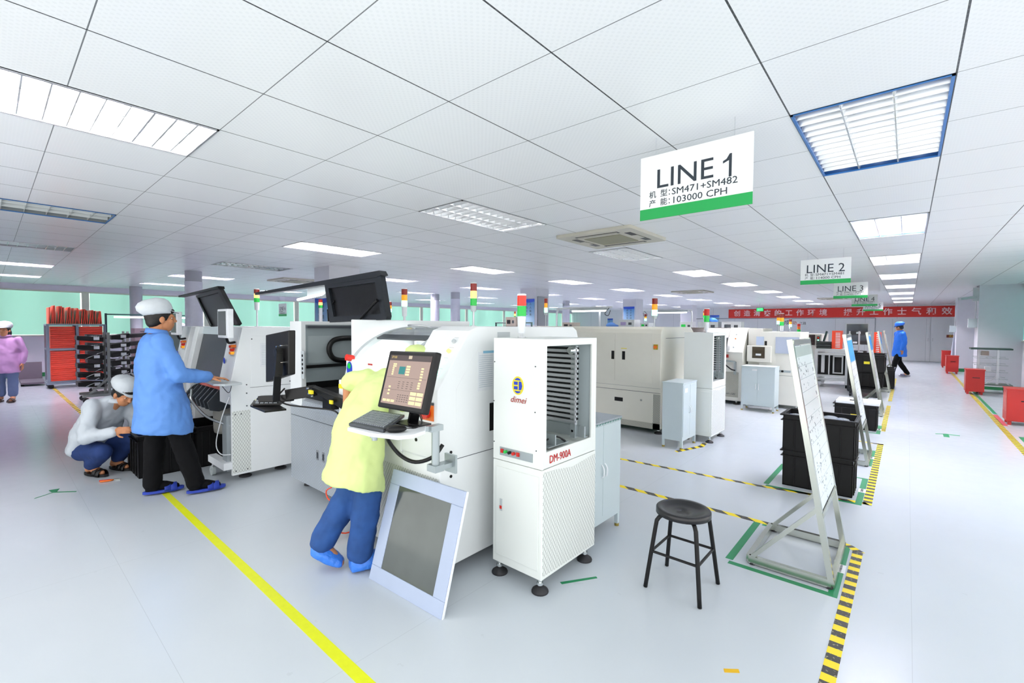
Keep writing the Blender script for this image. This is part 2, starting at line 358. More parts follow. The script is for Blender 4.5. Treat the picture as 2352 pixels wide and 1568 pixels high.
for i, (x, y) in enumerate(RC):
    o = struct(MB().cyl((x, y, 0), (x, y, CZ), .145, n=28).build('trim_%d' % (i+7), pbr('column_grey', '#aeb2bb', .45)))
    MB().cyl((x, y, .0), (x, y, 2.32 if i != 1 else .3), .152, n=28).build('plastic_wrap', WRAP, o)
# ---------------------------------------------------------------- ceiling lights
REFL = pbr('fitting_reflector', '#d7dcdf', .2, .6); TUBE = pbr('fluorescent_tube', '#fff7fe', .3, emit=150.0); TUBES = pbr('dim_fluorescent_tube', '#fff8f4', .3, emit=10.0); TUBEM = pbr('soft_fluorescent_tube', '#fff8f4', .3, emit=28.0); TUBED = pbr('old_fluorescent_tube', '#fbeeff', .3, emit=130.0); TUBEN = pbr('near_fluorescent_tube', '#ffffff', .3, emit=4.0); DEAD = pbr('unlit_tube', '#e8ecee', .3); BLUEF = pbr('blue_film_edge', '#2e72b8', .35)
WTROUGH = pbr('white_trough', '#8e9596', .5); WBLADE = pbr('white_blade', '#cfd5d5', .4); BLUEB = pbr('blue_reflector_back', '#1f4a80', .3)
def fixture(x, y, lit, label, group, kind='parabolic'):
    t = thing('ceiling_light', label, 'light', (x, y, CZ), group)
    TU = TUBEN if kind == 'blue' and y < 4 else TUBEM if (x < -3 and x > -4 and y < 2) else TUBES if (x < -3 and x > -4 and y < 7) else TUBE if x > -7 else TUBED
    h = MB(); a, b, z = .298, .598, CZ+.10
    h.box(x-a, x+a, y-b, y+b, z, z+.01); h.box(x-a, x-a+.006, y-b, y+b, CZ-.002, z); h.box(x+a-.006, x+a, y-b, y+b, CZ-.002, z); h.box(x-a, x+a, y-b, y-b+.006, CZ-.002, z); h.box(x-a, x+a, y+b-.006, y+b, CZ-.002, z)
    h.build('housing', {'white': WTROUGH, 'blue': BLUEB}.get(kind, REFL), t)
    f = MB(); f.box(x-a, x-a+.012, y-b, y+b, CZ-.006, CZ+.002).box(x+a-.012, x+a, y-b, y+b, CZ-.006, CZ+.002).box(x-a, x+a, y-b, y-b+.01, CZ-.006, CZ+.002).box(x-a, x+a, y+b-.01, y+b, CZ-.006, CZ+.002)
    f.build('frame', BLUEF if (kind == 'white' or (x > -1 and y < 4)) else ALU, t)
    l = MB()
    nb = 13 if kind != 'white' else 8
    for k in range(1, nb):
        yy = y-b+2*b*k/nb; l.prism([(yy-.004, CZ), (yy+.004, CZ), (yy+.016, CZ+.04), (yy-.016, CZ+.04)] if kind != 'white' else [(yy-.002, CZ), (yy+.002, CZ), (yy+.002, CZ+.06), (yy-.002, CZ+.06)], 'x', x-a+.01, x+a-.01)
    for k in (1, 2):
        xx = x-a+2*a*k/3; l.prism([(xx-.004, CZ), (xx+.004, CZ), (xx+.02, CZ+.05), (xx-.02, CZ+.05)], 'y', y-b+.01, y+b-.01)
    l.build('louvre', REFL if kind != 'white' else WBLADE, t)
    for k in range(3):
        xx = x-a+2*a*(k+.5)/3; MB().cyl((xx, y-b+.03, CZ+.07), (xx, y+b-.03, CZ+.07), .013, n=10).build('tube', TU if lit else DEAD, t)
    return t
xn = ['rightmost', 'second from right', 'third from right', 'fourth from right', 'fifth from right', 'leftmost']
FIX = []
for i, x in enumerate(LX):
    for j, y in enumerate(LY):
        if i == 0 and j == 0 or i > 3 and j == 0 and False: continue
        kind = 'white' if (j == 0 and i == 2) else 'blue' if i == 0 and j in (1, 2) else 'p'; lit = (i, j) not in ((2, 0), (3, 0), (3, 1))
        nice = {(2, 0): 'large unlit white louvred ceiling light at the top left with yellow streaks', (0, 1): 'brightly lit square-looking louvred ceiling light above the aisle, nearest on the right',
                (1, 1): 'silver louvred ceiling light above the printing machine, left of the LINE 1 sign', (3, 0): 'louvred ceiling light with blue patches at the far left edge',
                (0, 2): 'second louvred ceiling light along the aisle, right of the LINE 2 sign', (1, 2): 'louvred ceiling light right behind the ceiling air conditioner'}.get((i, j))
        FIX.append(fixture(x, y, lit, nice or 'louvred ceiling light in the %s row, number %d going away from the camera' % (xn[i], j+1), 'louvred lights in the ceiling', kind))
# ceiling cassette air conditioners
CAS = pbr('aged_cream_plastic', '#c4c2b4', .45); CAS2 = pbr('olive_grille', '#8f8e76', .6)
def cassette(x, y, label):
    t = thing('ceiling_air_conditioner', label, 'air conditioner', (x, y, CZ-.05), 'ceiling cassette units'); a = .475
    MB().prism(rrect(x-a, x+a, y-a, y+a, .03), 'z', CZ-.035, CZ-.001).build('panel', CAS, t)
    MB().box(x-.23, x+.23, y-.23, y+.23, CZ-.042, CZ-.035).build('intake_grille', CAS2, t)
    for (dx, dy, hx, hy) in ((0, -.34, .27, .035), (0, .34, .27, .035), (-.34, 0, .035, .27), (.34, 0, .035, .27)):
        q = MB().box(x+dx-hx, x+dx+hx, y+dy-hy, y+dy+hy, CZ-.038, CZ-.034).build('air_slot', BLACK, t)
        MB().box(x+dx-hx*.93, x+dx+hx*.93, y+dy-hy*.35, y+dy+hy*.35, CZ-.041, CZ-.038).build('flap', CAS, q)
cassette(-2.68, 4.88, 'cream ceiling air conditioner with olive grille, left of the LINE 1 sign')
cassette(-11.1, 4.88, 'cream ceiling air conditioner beside the first square column on the left')
cassette(-4.9, 13.9, 'far cream ceiling air conditioner above the middle machine rows'); cassette(-2.0, 19.9, 'most distant cream ceiling air conditioner, near the red banner')
# ---------------------------------------------------------------- line signs
SIGNW = pbr('sign_white', '#f4f7f6', .4, var=.01); SIGNG = pbr('sign_green', '#12a650', .4, var=.02)
def line_sign(x0, x1, y, z0, z1, num, l2, l3, thick=.006):
    t = thing('hanging_sign', 'white hanging sign reading LINE %s with a green strip along the bottom' % num, 'sign', ((x0+x1)/2, y, z0), 'signs over the production lines')
    w = x1-x0; h = z1-z0; g = .17*h
    B(x0, x1, y, y+thick, z0+g, z1).build('board', SIGNW, t); B(x0, x1, y-.0005, y+thick, z0, z0+g).build('green_strip', SIGNG, t)
    k = w/.59
    if num == '1':
        text('LINE', .15*k, (x0+.42*w, y-.001, z0+.60*h), '-y', INK, t, sx=1.05)
        a, b = x0+.81*w, z0+.60*h; MB().prism([(a, b-.058), (a+.013, b-.058), (a+.013, b+.058), (a+.003, b+.058), (a-.012, b+.034), (a-.029, b+.026), (a-.029, b+.014), (a, b+.026)], 'y', y-.0016, y-.0004).build('numeral', INK, t)
    else: text('LINE '+num, .165*k, (x0+.5*w, y-.001, z0+.60*h), '-y', INK, t, sx=1.0)
    text('机  型：', .042*k, (x0+.09*w, y-.001, z0+.375*h), '-y', INK, t, align='LEFT'); text(l2, .05*k, (x0+.31*w, y-.001, z0+.375*h), '-y', INK, t, align='LEFT', sx=1.12)
    text('产  能：', .042*k, (x0+.09*w, y-.001, z0+.24*h), '-y', INK, t, align='LEFT'); text(l3, .05*k, (x0+.31*w, y-.001, z0+.24*h), '-y', INK, t, align='LEFT', sx=1.12)
    for xx in (x0+.15*w, x1-.15*w): MB().cyl((xx, y+thick/2, z1), (xx, y+thick/2, CZ), .0012, n=5).build('hanging_wire', ALU, t)
line_sign(-1.19, -.598, 2.5, 2.082, 2.438, '1', 'SM471+SM482', '103000 CPH')
line_sign(-1.155, -.585, 7.5, 2.07, 2.41, '2', 'SM471+SM481', '114000 CPH')
line_sign(-1.23, -.645, 12.0, 2.10, 2.43, '3', 'SM471+SM481', '114000 CPH')
line_sign(-1.25, -.66, 16.5, 2.10, 2.42, '4', 'SM471+SM481', '114000 CPH'); line_sign(-1.25, -.68, 21.0, 2.09, 2.41, '5', 'SM471+SM481', '114000 CPH')
line_sign(-14.6, -14.05, 5.9, 1.72, 2.1, '6', 'SM471', '50000 CPH')
# ---------------------------------------------------------------- banner and far wall
t = thing('red_banner', 'long red banner with white Chinese characters across the far wall', 'banner', (-3, YF-.03, 1.98))
B(-7.6, 1.62, YF-.03, YF-.01, 1.98, 2.46).build('banner_cloth', pbr('banner_red', '#c4200f', .6), t)
cw = pbr('banner_white', '#f3d9dc', .5)
for i, ch in enumerate('创造清爽的工作环境 提升工作士气和效率'):
    if ch != ' ': text(ch, .34, (-7.35+.2+i*.495, YF-.032, 2.21), '-y', cw, t, bold=.006)
for x, p in ((-6.175, 30), (-3.175, 30), (-.175, 45)):
    pass
def wall_window(x0, x1, z0, z1, m, n):
    o = struct(MB().box(x0-.05, x1+.05, YF-.02, YF-.002, z1, z1+.04).box(x0-.05, x1+.05, YF-.02, YF-.002, z0-.04, z0).box(x0-.05, x0, YF-.02, YF-.002, z0, z1).box(x1, x1+.05, YF-.02, YF-.002, z0, z1).build('window_%d' % n, WHITE))
    B(x0, x1, YF-.012, YF-.004, z0, z1).build('pane', m, o)
N = NT('green_film_glass'); o_, co_ = N.xyz(); nz = N.n('ShaderNodeTexNoise'); nz.inputs['Scale'].default_value = 3.5; nz.inputs['Detail'].default_value = 3; nz.inputs['Distortion'].default_value = 1.2; N.l(co_, nz.inputs[0])
rp = N.n('ShaderNodeValToRGB'); rp.color_ramp.elements[0].position = .42; rp.color_ramp.elements[0].color = lin('#1f2b28'); rp.color_ramp.elements[1].position = .68; rp.color_ramp.elements[1].color = lin('#c8d8d0'); N.l(nz.outputs['Fac'], rp.inputs[0]); N.l(rp.outputs[0], N.b.inputs['Base Color']); N.b.inputs['Roughness'].default_value = .15
wall_window(-.18, .56, .78, 1.68, N.m, 20); wall_window(-2.23, -1.42, .75, 1.66, GLASSD, 21)
o = struct(MB().box(-.66, .73, YF-.03, YF-.004, .02, 1.9).build('door_1', WP)); MB().box(.68, .7, YF-.06, YF-.03, .9, 1.05).build('handle', ALU, o)
o = struct(MB().box(.78, 1.2, YF-.03, YF-.004, .02, 1.93).build('door_2', WP)); MB().box(.83, .85, YF-.06, YF-.03, .9, 1.05).build('handle', ALU, o)
t = thing('whiteboard', 'wide whiteboard with red and dark Chinese writing on the far wall', 'whiteboard', (-3.9, YF-.03, 1.35)); B(-5.0, -2.7, YF-.03, YF-.01, 1.32, 1.92).build('board', PAPER, t)
text('成', .26, (-4.75, YF-.032, 1.72), '-y', INK, t); text('功', .2, (-4.4, YF-.032, 1.7), '-y', REDINK, t); text('之路', .16, (-4.05, YF-.032, 1.68), '-y', INK, t)
tag(MB().cyl((-9, YF-1.2, 1.93), (-1.1, YF-1.2, 1.93), .02).cyl((-1.1, YF-1.2, 1.93), (-1.1, YF-1.2, 0), .02).build('pipe_rail', pbr('grey_pipe', '#7f868c', .4)), 'thin grey pipe rail in front of the far wall below the banner', 'pipe')
def small_sign(name, x0, x1, y, z0, z1, m, body, label, cat='sign', tm=None, sz=.1):
    t = thing(name, label, cat, ((x0+x1)/2, y, z0)); B(x0, x1, y-.012, y-.001, z0, z1).build('plate', m, t)
    if body: text(body, sz, ((x0+x1)/2, y-.0135, (z0+z1)/2), '-y', tm or PAPER, t)
    return t
small_sign('notice_plate', 1.28, 1.72, YF, 1.08, 1.2, pbr('brown_plate', '#7a3410', .4), '灭火器', 'small brown and gold notice plate on the far wall right of the doors', tm=YEL, sz=.1)
t = thing('exit_sign', 'small lit green exit sign hanging in front of the red banner', 'sign', (-4.7, 22, 2.17)); B(-5.0, -4.72, 22, 22.03, 2.16, 2.32).build('housing', GREEND, t); B(-4.98, -4.74, 21.99, 22, 2.18, 2.3).build('lit_face', pbr('lit_green', '#28e060', .4, emit=1.0), t); MB().cyl((-4.86, 22.01, 2.32), (-4.86, 22.01, CZ), .006).build('rod', ALU, t); text('出口', .09, (-4.86, 21.988, 2.24), '-y', PAPER, t)
# blue posters on columns
NP = NT('blue_poster_print'); o_, co_ = NP.xyz(); rp = NP.n('ShaderNodeMapRange'); rp.inputs[1].default_value = 0; rp.inputs[2].default_value = .75
NP.l(o_[2], rp.inputs[0]); NP.l(NP.mix(rp.outputs[0], lin('#bfe0f0'), lin('#2b7fc4')), NP.b.inputs['Base Color'])
POST = NP.m; POSTD = pbr('poster_navy', '#1e46b4', .5)
def poster(x0, x1, y, z0, z1, body, label):
    t = thing('blue_poster', label, 'poster', ((x0+x1)/2, y, z0), 'blue notice posters'); B(x0, x1, y-.012, y-.001, z0, z1).build('print', POST, t)
    m = MB(); h = z1-z0; m.prism([(x0, z1), (x0, z1-.10*h)]+[(x0+(x1-x0)*k/8, z1-.10*h-.04*h*math.sin(math.pi*k/8)) for k in range(1, 8)]+[(x1, z1-.10*h), (x1, z1)], 'y', y-.016, y-.012); m.build('header_wave', POSTD, t)
    for k, col in enumerate(body):
        for q, ch in enumerate(col): text(ch, .075, (x0+(x1-x0)*(.36+.32*k), y-.014, z1-.2*h-.1*q), '-y', INK, t)
poster(-8.37, -7.92, 4.05, 1.2, 1.96, ('品质第一', '客户至上'), 'blue poster with Chinese characters on the nearest square column, behind the open black cover')
poster(-8.33, -7.9, 10.07, 1.5, 2.23, ('安全生产', '人人有责'), 'blue poster on the second square column, behind the tower light on the white magazine loader')
poster(-8.38, -7.93, 16.3, 1.5, 2.24, ('精益求精', '追求卓越'), 'blue poster on the third square column, right of the arched lamp')
poster(-8.6, -8.1, YF, 1.45, 2.15, ('团结',), 'blue poster on the far wall left of the red banner'); poster(-15.2, -14.8, YF, 1.3, 2.0, ('品质',), 'small blue poster on the far wall, left of the third square column')
poster(-6.6, -6.1, 22.3, 1.5, 2.2, ('质量',), 'blue poster on a column in front of the banner, left end') if False else None
# electrical boxes and camera on the right pillars
for i, (x, y, z, l) in enumerate(((1.27, 16.1, 1.5, 'grey junction box on the side of the nearest right pillar'), (1.24, 22.0, 1.35, 'grey junction box on the side of the farther right pillar'))):
    t = thing('junction_box', l, 'box', (x, y, z)); B(x-.13, x+.03, y, y+.16, z, z+.22).build('casing', GREY, t); MB().cyl((x+.0, y+.08, z+.22), (x+.0, y+.08, CZ), .015).build('conduit', PAPER, t)
t = thing('security_camera', 'small white security camera on the nearest right pillar under the ceiling', 'camera', (1.2, 16, 2.2)); B(1.2, 1.3, 15.95, 16.1, 2.15, CZ-.05).build('bracket', LGREY, t); MB().bar((1.25, 15.98, 2.25), (.95, 15.7, 2.2), .07, .06).build('camera_body', LGREY, t)
t = thing('wall_fan', 'beige wall fan motor head beside the teal curtain at the right edge', 'fan', (1.95, 12.6, 1.75)); MB().cyl((1.85, 12.6, 1.85), (2.04, 12.6, 1.8), .05).build('arm', LGREY, t); MB().ell((1.83, 12.6, 1.86), (.07, .1, .1)).build('motor', pbr('beige_plastic', '#b4aca4', .5), t)
MB().lathe([(.2, 0), (.21, .01), (.2, .02), (.19, .01)], (1.78, 12.6, 1.86), axis='x').build('guard_ring', ALU, t)
# ---------------------------------------------------------------- floor markings
def tape(name, pts, m, label, h=.0012, cat='floor tape'):
    mb = MB(); mb.prism(pts, 'z', .0002, h); return tag(mb.build(name, m, loc=(0, 0, 0)), label, cat)
YT = pbr('yellow_floor_tape', '#e3ea1a', .45, nscale=30)
tape('floor_tape', [(-4.84, .965), (-4.84, 1.015), (-.9, 1.02), (-.9, .965)], YT, 'plain yellow tape line across the floor in front of the standing operator')
tape('floor_tape', [(-15.3, .94), (-15.3, 1.0), (-9.2, 1.03), (-9.2, .97)], TAPE_X, 'striped yellow and black tape in the far left, in front of the red rack')
tape('floor_tape', [(-.245, .9), (-.19, .9), (-.18, 3.72), (-.235, 3.72)], TAPE_Y, 'nearest black and yellow banded tape along the aisle, at the bottom right')
tape('floor_tape', [(-.235, 3.72), (-.17, 3.73), (-.24, 3.80), (-.33, 3.84)], hazard('hazard_corner_band', 'x', .09, -1), 'short slanted banded tape piece at the first aisle corner', .0018)
tape('floor_tape', [(-2.1, 3.775), (-2.1, 3.83), (-.28, 3.84), (-.28, 3.785)], TAPE_X, 'diagonally striped tape running behind the first whiteboard stand')
tape('floor_tape', [(-2.5, 4.56), (-2.5, 4.61), (-1.0, 4.70), (-.23, 4.83), (-.2, 4.78), (-1.0, 4.65)], TAPE_X, 'diagonally striped tape running in front of the black crates')
tape('floor_tape', [(-.245, 4.77), (-.185, 4.77), (-.19, 7.42), (-.25, 7.42)], TAPE_Y, 'black and yellow banded tape in the aisle beside the stacked black crates')
tape('floor_tape', [(-.6, 7.44), (-.6, 7.39), (-.19, 7.36), (-.19, 7.42)], TAPE_X, 'short striped tape closing the bay of the stacked crates')
tape('floor_tape', [(-.26, 8.4), (-.2, 8.4), (-.2, 11.2), (-.26, 11.2)], TAPE_Y, 'black and yellow banded tape in the aisle beside the low black box')
tape('floor_tape', [(-1.3, 8.36), (-1.3, 8.31), (-.2, 8.36), (-.2, 8.42)], TAPE_X, 'thin striped tape in front of the low black box')
tape('floor_tape', [(-.26, 11.9), (-.2, 11.9), (-.2, 14.3), (-.26, 14.3)], TAPE_Y, 'black and yellow banded tape beside the black wheeled crate cart')
tape('floor_tape', [(-.26, 15.0), (-.2, 15.0), (-.2, 17.4), (-.26, 17.4)], TAPE_Y, 'farthest banded tape on the left of the aisle, by the walking worker')
tape('floor_tape', [(1.05, 5.5), (1.12, 5.5), (1.2, 27.2), (1.14, 27.2)], TAPE_Y, 'long black and yellow banded tape on the right side of the aisle')
tape('floor_tape', [(1.16, 11.4), (1.21, 11.4), (1.24, 17.6), (1.19, 17.6)], GREEN, 'green tape beside the banded tape in front of the wheeled rack')
tape('floor_tape', [(1.13, 10.1), (1.19, 10.1), (1.2, 11.3), (1.14, 11.3)], pbr('red_floor_tape', '#d0505c', .5), 'short red tape beside the nearest red bin')
tape('floor_tape', [(1.17, 7.4), (1.23, 7.4), (1.24, 9.2), (1.18, 9.2)], GREEN, 'green tape at the lower right edge')
tape('floor_tape', [(-2.05, 5.32), (-2.0, 5.28), (-1.85, 5.75), (-1.88, 5.95), (-1.93, 5.93), (-1.91, 5.76)], TAPE_X, 'striped tape around the foot of the small grey cabinet'), 
for (ya, yb, xa, l, xb) in ((3.06, 3.78, -.78, 'green tape frame around the first whiteboard stand', -.25), (4.78, 5.6, -.93, 'green tape frame around the stacked black crates', -.25), (6.2, 6.95, -.5, 'green tape frame at the second whiteboard stand', -.25), (8.15, 8.8, -.8, 'green tape frame around the low black box', -.25), (9.75, 10.4, -.5, 'green tape frame at the third whiteboard stand', -.27)):
    w = .06; m = MB().box(xa-w/2, xb, ya-w, ya-w/3, .0002, .0012).box(xa-w, xa-w/4, ya, yb, .0002, .0012).box(xb-w*.75, xb, ya-w*.7, yb, .0002, .0014).box(xa, xb, yb-w/2, yb, .0002, .0012)
    o = tag(m.build('floor_tape', GREEN, loc=(0, 0, 0)), l, 'floor tape')
    B(xb-w*.8, xb+.005, (ya+yb)/2-.09, (ya+yb)/2+.03, .0014, .002).build('paper_label', PAPER, o); text('工具放置处', .022, (xb-w*.35, (ya+yb)/2-.03, .0024), ((0, 1, 0), (-1, 0, 0)), INK, o)
tape('floor_arrow', [(-5.50, .24), (-5.478, .232), (-5.56, .35), (-5.44, .485), (-5.46, .49), (-5.57, .375), (-5.66, .40), (-5.665, .33), (-5.57, .345)], GREEN, 'green tape arrow mark on the floor at the lower left', cat='arrow')
tape('floor_arrow', [(.33, 8.69), (.335, 8.64), (.41, 8.70), (.41, 8.50), (.47, 8.50), (.47, 8.70), (.58, 8.70), (.585, 8.76), (.44, 8.76)], GREEN, 'green tape arrow mark on the aisle floor at the right', cat='arrow')
tape('tape_scrap', [(-.56, 2.05), (-.55, 2.03), (-.5, 2.07), (-.51, 2.09)], pbr('scrap_yellow', '#e8b81c', .5), 'tiny yellow tape scrap on the floor below the stool', cat='scrap')
tape('tape_scrap', [(-1.47, 2.13), (-1.45, 2.12), (-1.33, 2.31), (-1.345, 2.32)], GREEN, 'thin green tape remnant on the floor right of the magazine loader', cat='scrap')
# ================================================================ LINE 1 MACHINES
def tower(x, y, z0, h, cols, label, r=.026, pole=None, lens=None, solid=False, base=False):
    """stack light standing on a machine; cols from top to bottom"""
    t = thing('signal_tower_light', label, 'signal light', (x, y, z0), 'stack lights on the machines')
    lh = lens or .052; n = len(cols); ztop = z0+h; zb = ztop-.012-lh*n
    MB().cyl((x, y, z0), (x, y, zb-(.09 if base else .02)), pole or .007, n=10).build('pole', PAPER if base else ALU, t)
    m = MB().cyl((x, y, zb-(.10 if base else .045)), (x, y, zb), r*.8, r*.95, n=16); m.build('base', PAPER if base else LGREY, t)
    for k, c in enumerate(cols):
        za = ztop-.012-lh*(k+1); q = MB().cyl((x, y, za+.003), (x, y, za+lh), r, n=20).build('lens', c, t)
    MB().lathe([(r, ztop-.012), (r*1.02, ztop-.004), (r*.8, ztop)], (x, y, 0), 20).build('cap', PAPER if base else LGREY, t)
    MB().cyl((x, y, z0), (x, y, z0+.006), r*.9, n=16).build('foot_flange', ALU, t)
    return t
def foot(x, y, h, root, r=.045, m=RUBBER):
    o = MB().lathe([(r, 0), (r*1.02, .006), (r*.95, .014), (r*.45, .03), (r*.3, .036)], (x, y, 0), 22).build('foot', m, root)
    MB().cyl((x, y, .03), (x, y, h), .012, n=12).cyl((x, y, .042), (x, y, .056), .02, n=6).build('screw', CHROME, o); return o
# ---- magazine loader DM-900A
def loader(ox, oy, label, cat_no='DM-900A', detail=True):
    X0, X1, Y0, Y1 = -1.832+ox, -1.47+ox, 1.95+oy, 2.51+oy; zb, zs, zt = .08, .69, 1.40
    t = thing('magazine_loader', label, 'machine', ((X0+X1)/2, (Y0+Y1)/2, 0), 'magazine loaders at the line ends')
    m = MB().box(X0, X1, Y0, Y1, zb, zs-.003); m.build('lower_body', WHITE, t, .004)
    B(X0+.03, X1-.02, Y0-.006, Y0-.0005, zb+.05, zs-.04).build('front_door', WHITE, t, .002)
    mm = MB().prism([(Y0+.01, zb+.02), (Y1-.005, zb+.012), (Y1-.005, zs-.02), (Y0+.3, zs-.045), (Y0+.12, zs-.022), (Y0+.01, zs-.015)], 'x', X1, X1+.0015); mm.build('diamond_sheet', SKINMESH, t)
    m = MB(); th = .018
    m.box(X0, X1, Y0, Y0+th, zs, zt).box(X0, X0+th, Y0, Y1, zs, zt).box(X0, X1, Y1-th, Y1, zs, zt).box(X0, X1, Y0, Y1, zt-th, zt).box(X0, X1, Y0, Y1, zs, zs+.08)
    m.box(X1-th, X1, Y0, Y0+.042, zs, zt).box(X1-th, X1, Y1-.055, Y1, zs, zt).box(X1-th, X1, Y0, Y1, zt-.042, zt).box(X1-th, X1, Y0, Y1, zs, .782)
    m.build('upper_cabinet', WHITE, t, .003)
    # magazine with slotted side walls
    f = MB(); g = MB(); xa, xb, ym = X0+.06, X1-.025, Y0+.36
    for k in range(15):
        z = .885+k*.0305; f.box(xa, xb, ym, ym+.006, z, z+.016); f.box(xa, xb, ym, ym+.035, z+.016, z+.0175)
        g.box(xa, xb, ym+.03, ym+.034, z+.0175, z+.0305)
    f.box(xb-.008, xb, ym-.004, ym+.01, .88, 1.342)
    q = f.build('magazine', ALU, t); g.build('slot_shade_back', pbr('slot_shade', '#14181a', .5), q)  # near-black strips paint in the shade between the magazine slots
    B(X1-.075, X1-.04, ym+.02, ym+.045, .79, 1.352).build('guide_rail', ZINC, t)
    MB().cyl((X1-.05, ym-.02, 1.325), (X1-.05, ym+.03, 1.325), .024, n=20).cyl((X1-.05, ym-.04, 1.325), (X1-.05, ym-.02, 1.325), .015, n=16).build('pulley', CHROME, t)
    B(X0+.02, X1-.02, Y1-.03, Y1-.022, .78, 1.36).build('inner_panel', GREY, t)
    m = MB(); m.box(X0+.03, X1+.02, Y1-.17, Y1-.155, .80, .868).box(X0+.03, X1+.02, Y1-.155, Y1-.13, .80, .804).box(X0+.05, X1-.03, Y0+.16, Y0+.172, .79, .85).box(X0+.05, X1-.03, Y0+.1, Y0+.3, .785, .79); m.build('conveyor_rail', ZINC, t)
    MB().cyl((X1-.06, Y1-.172, .832), (X1-.06, Y1-.18, .832), .008, n=12).build('bolt', CHROME, t)
    MB().tube([(X1-.1, Y0+.12, .80), (X1-.06, Y0+.2, .83), (X1-.03, Y0+.26, .80), (X1-.08, Y0+.3, .79)], .005).build('cable', BLACK, t)
    MB().cyl((X0+.12, Y0+.09, .785), (X0+.12, Y0+.09, .86), .04, n=24).build('motor_cover', LGREY, t)
    if detail:
        pn = B(X0+.055, X0+.298, Y0-.003, Y0-.0005, .720, .768).build('control_panel', ZINC, t)
        for k, (c, r_) in enumerate(((RED, 0), (GRN, 1), (BLACK, 1), (RED, 1), (RED, 0))):
            x = X0+.075+k*.03; b = MB()
            if r_: b.cyl((x, Y0-.018, .747), (x, Y0-.003, .747), .009, n=14)
            else: b.box(x-.009, x+.009, Y0-.01, Y0-.003, .736, .758)
            b.build('push_button', c, pn)
        # badge
        bd = MB(); cx, cz = X0+.188, 1.135; bd.prism([(cx+.042*math.cos(a*math.pi/16), cz+.052*math.sin(a*math.pi/16)) for a in range(32)], 'y', Y0-.0022, Y0-.0003); b1 = bd.build('round_badge', YEL, t)
        i = MB(); e = lambda a, k=1.0: (cx+.033*k*math.cos(a), cz+.043*k*math.sin(a))
        i.prism([e(math.pi*q/16) for q in range(3, 14)], 'y', Y0-.003, Y0-.0022) if False else None
        A = [e(math.pi*q/20) for q in range(5, 16)]; i.prism(A, 'y', Y0-.003, Y0-.0022); i.prism([(x, 2*cz-z) for x, z in reversed(A)], 'y', Y0-.003, Y0-.0022)
        i.prism([(cx+.008, cz-.025), (cx+.026, cz-.022), (cx+.033, cz), (cx+.026, cz+.024), (cx+.008, cz+.025)], 'y', Y0-.003, Y0-.0022)
        i.box(cx-.028, cx-.0, Y0-.003, Y0-.0022, cz+.004, cz+.022).box(cx-.028, cx-.0, Y0-.003, Y0-.0022, cz-.022, cz-.004); i.build('badge_mark', BLUE, b1)
        text('dimei', .05, (cx+.0, Y0-.002, 1.054), '-y', REDINK, t, shear=.35, sx=1.05)
        text(cat_no, .062, (X1+.002, Y0+.17, .733), '+x', pbr('badge_red', '#c81e20', .4), t, sx=.85)
        sw = B(X0+.062, X0+.08, Y0-.009, Y0-.006, .395, .465).build('switch_plate', LGREY, t); B(X0+.064, X0+.078, Y0-.013, Y0-.009, .408, .425).build('rocker', RED, sw)
        for (x, z) in ((X0+.01, 1.26), (X0+.005, 1.03), (X1-.05, 1.25), (X1-.05, 1.0), (X0+.008, .79), (X1-.04, .79)): MB().cyl((x, Y0-.003, z), (x, Y0, z), .0035, n=8).build('screw', DGREY, t)
    for x in (X0+.03, X1-.03):
        for y in (Y0+.03, Y1-.07): foot(x, y, zb, t, .047)
    return t
loader(0, 0, 'white magazine loader marked DM-900A with red lettering, nearest at the centre')
tower(-1.745, 2.1, 1.40, .262, (REDL, GRN), 'two colour red and green signal light on the DM-900A loader', .027, .009, .062, base=True)
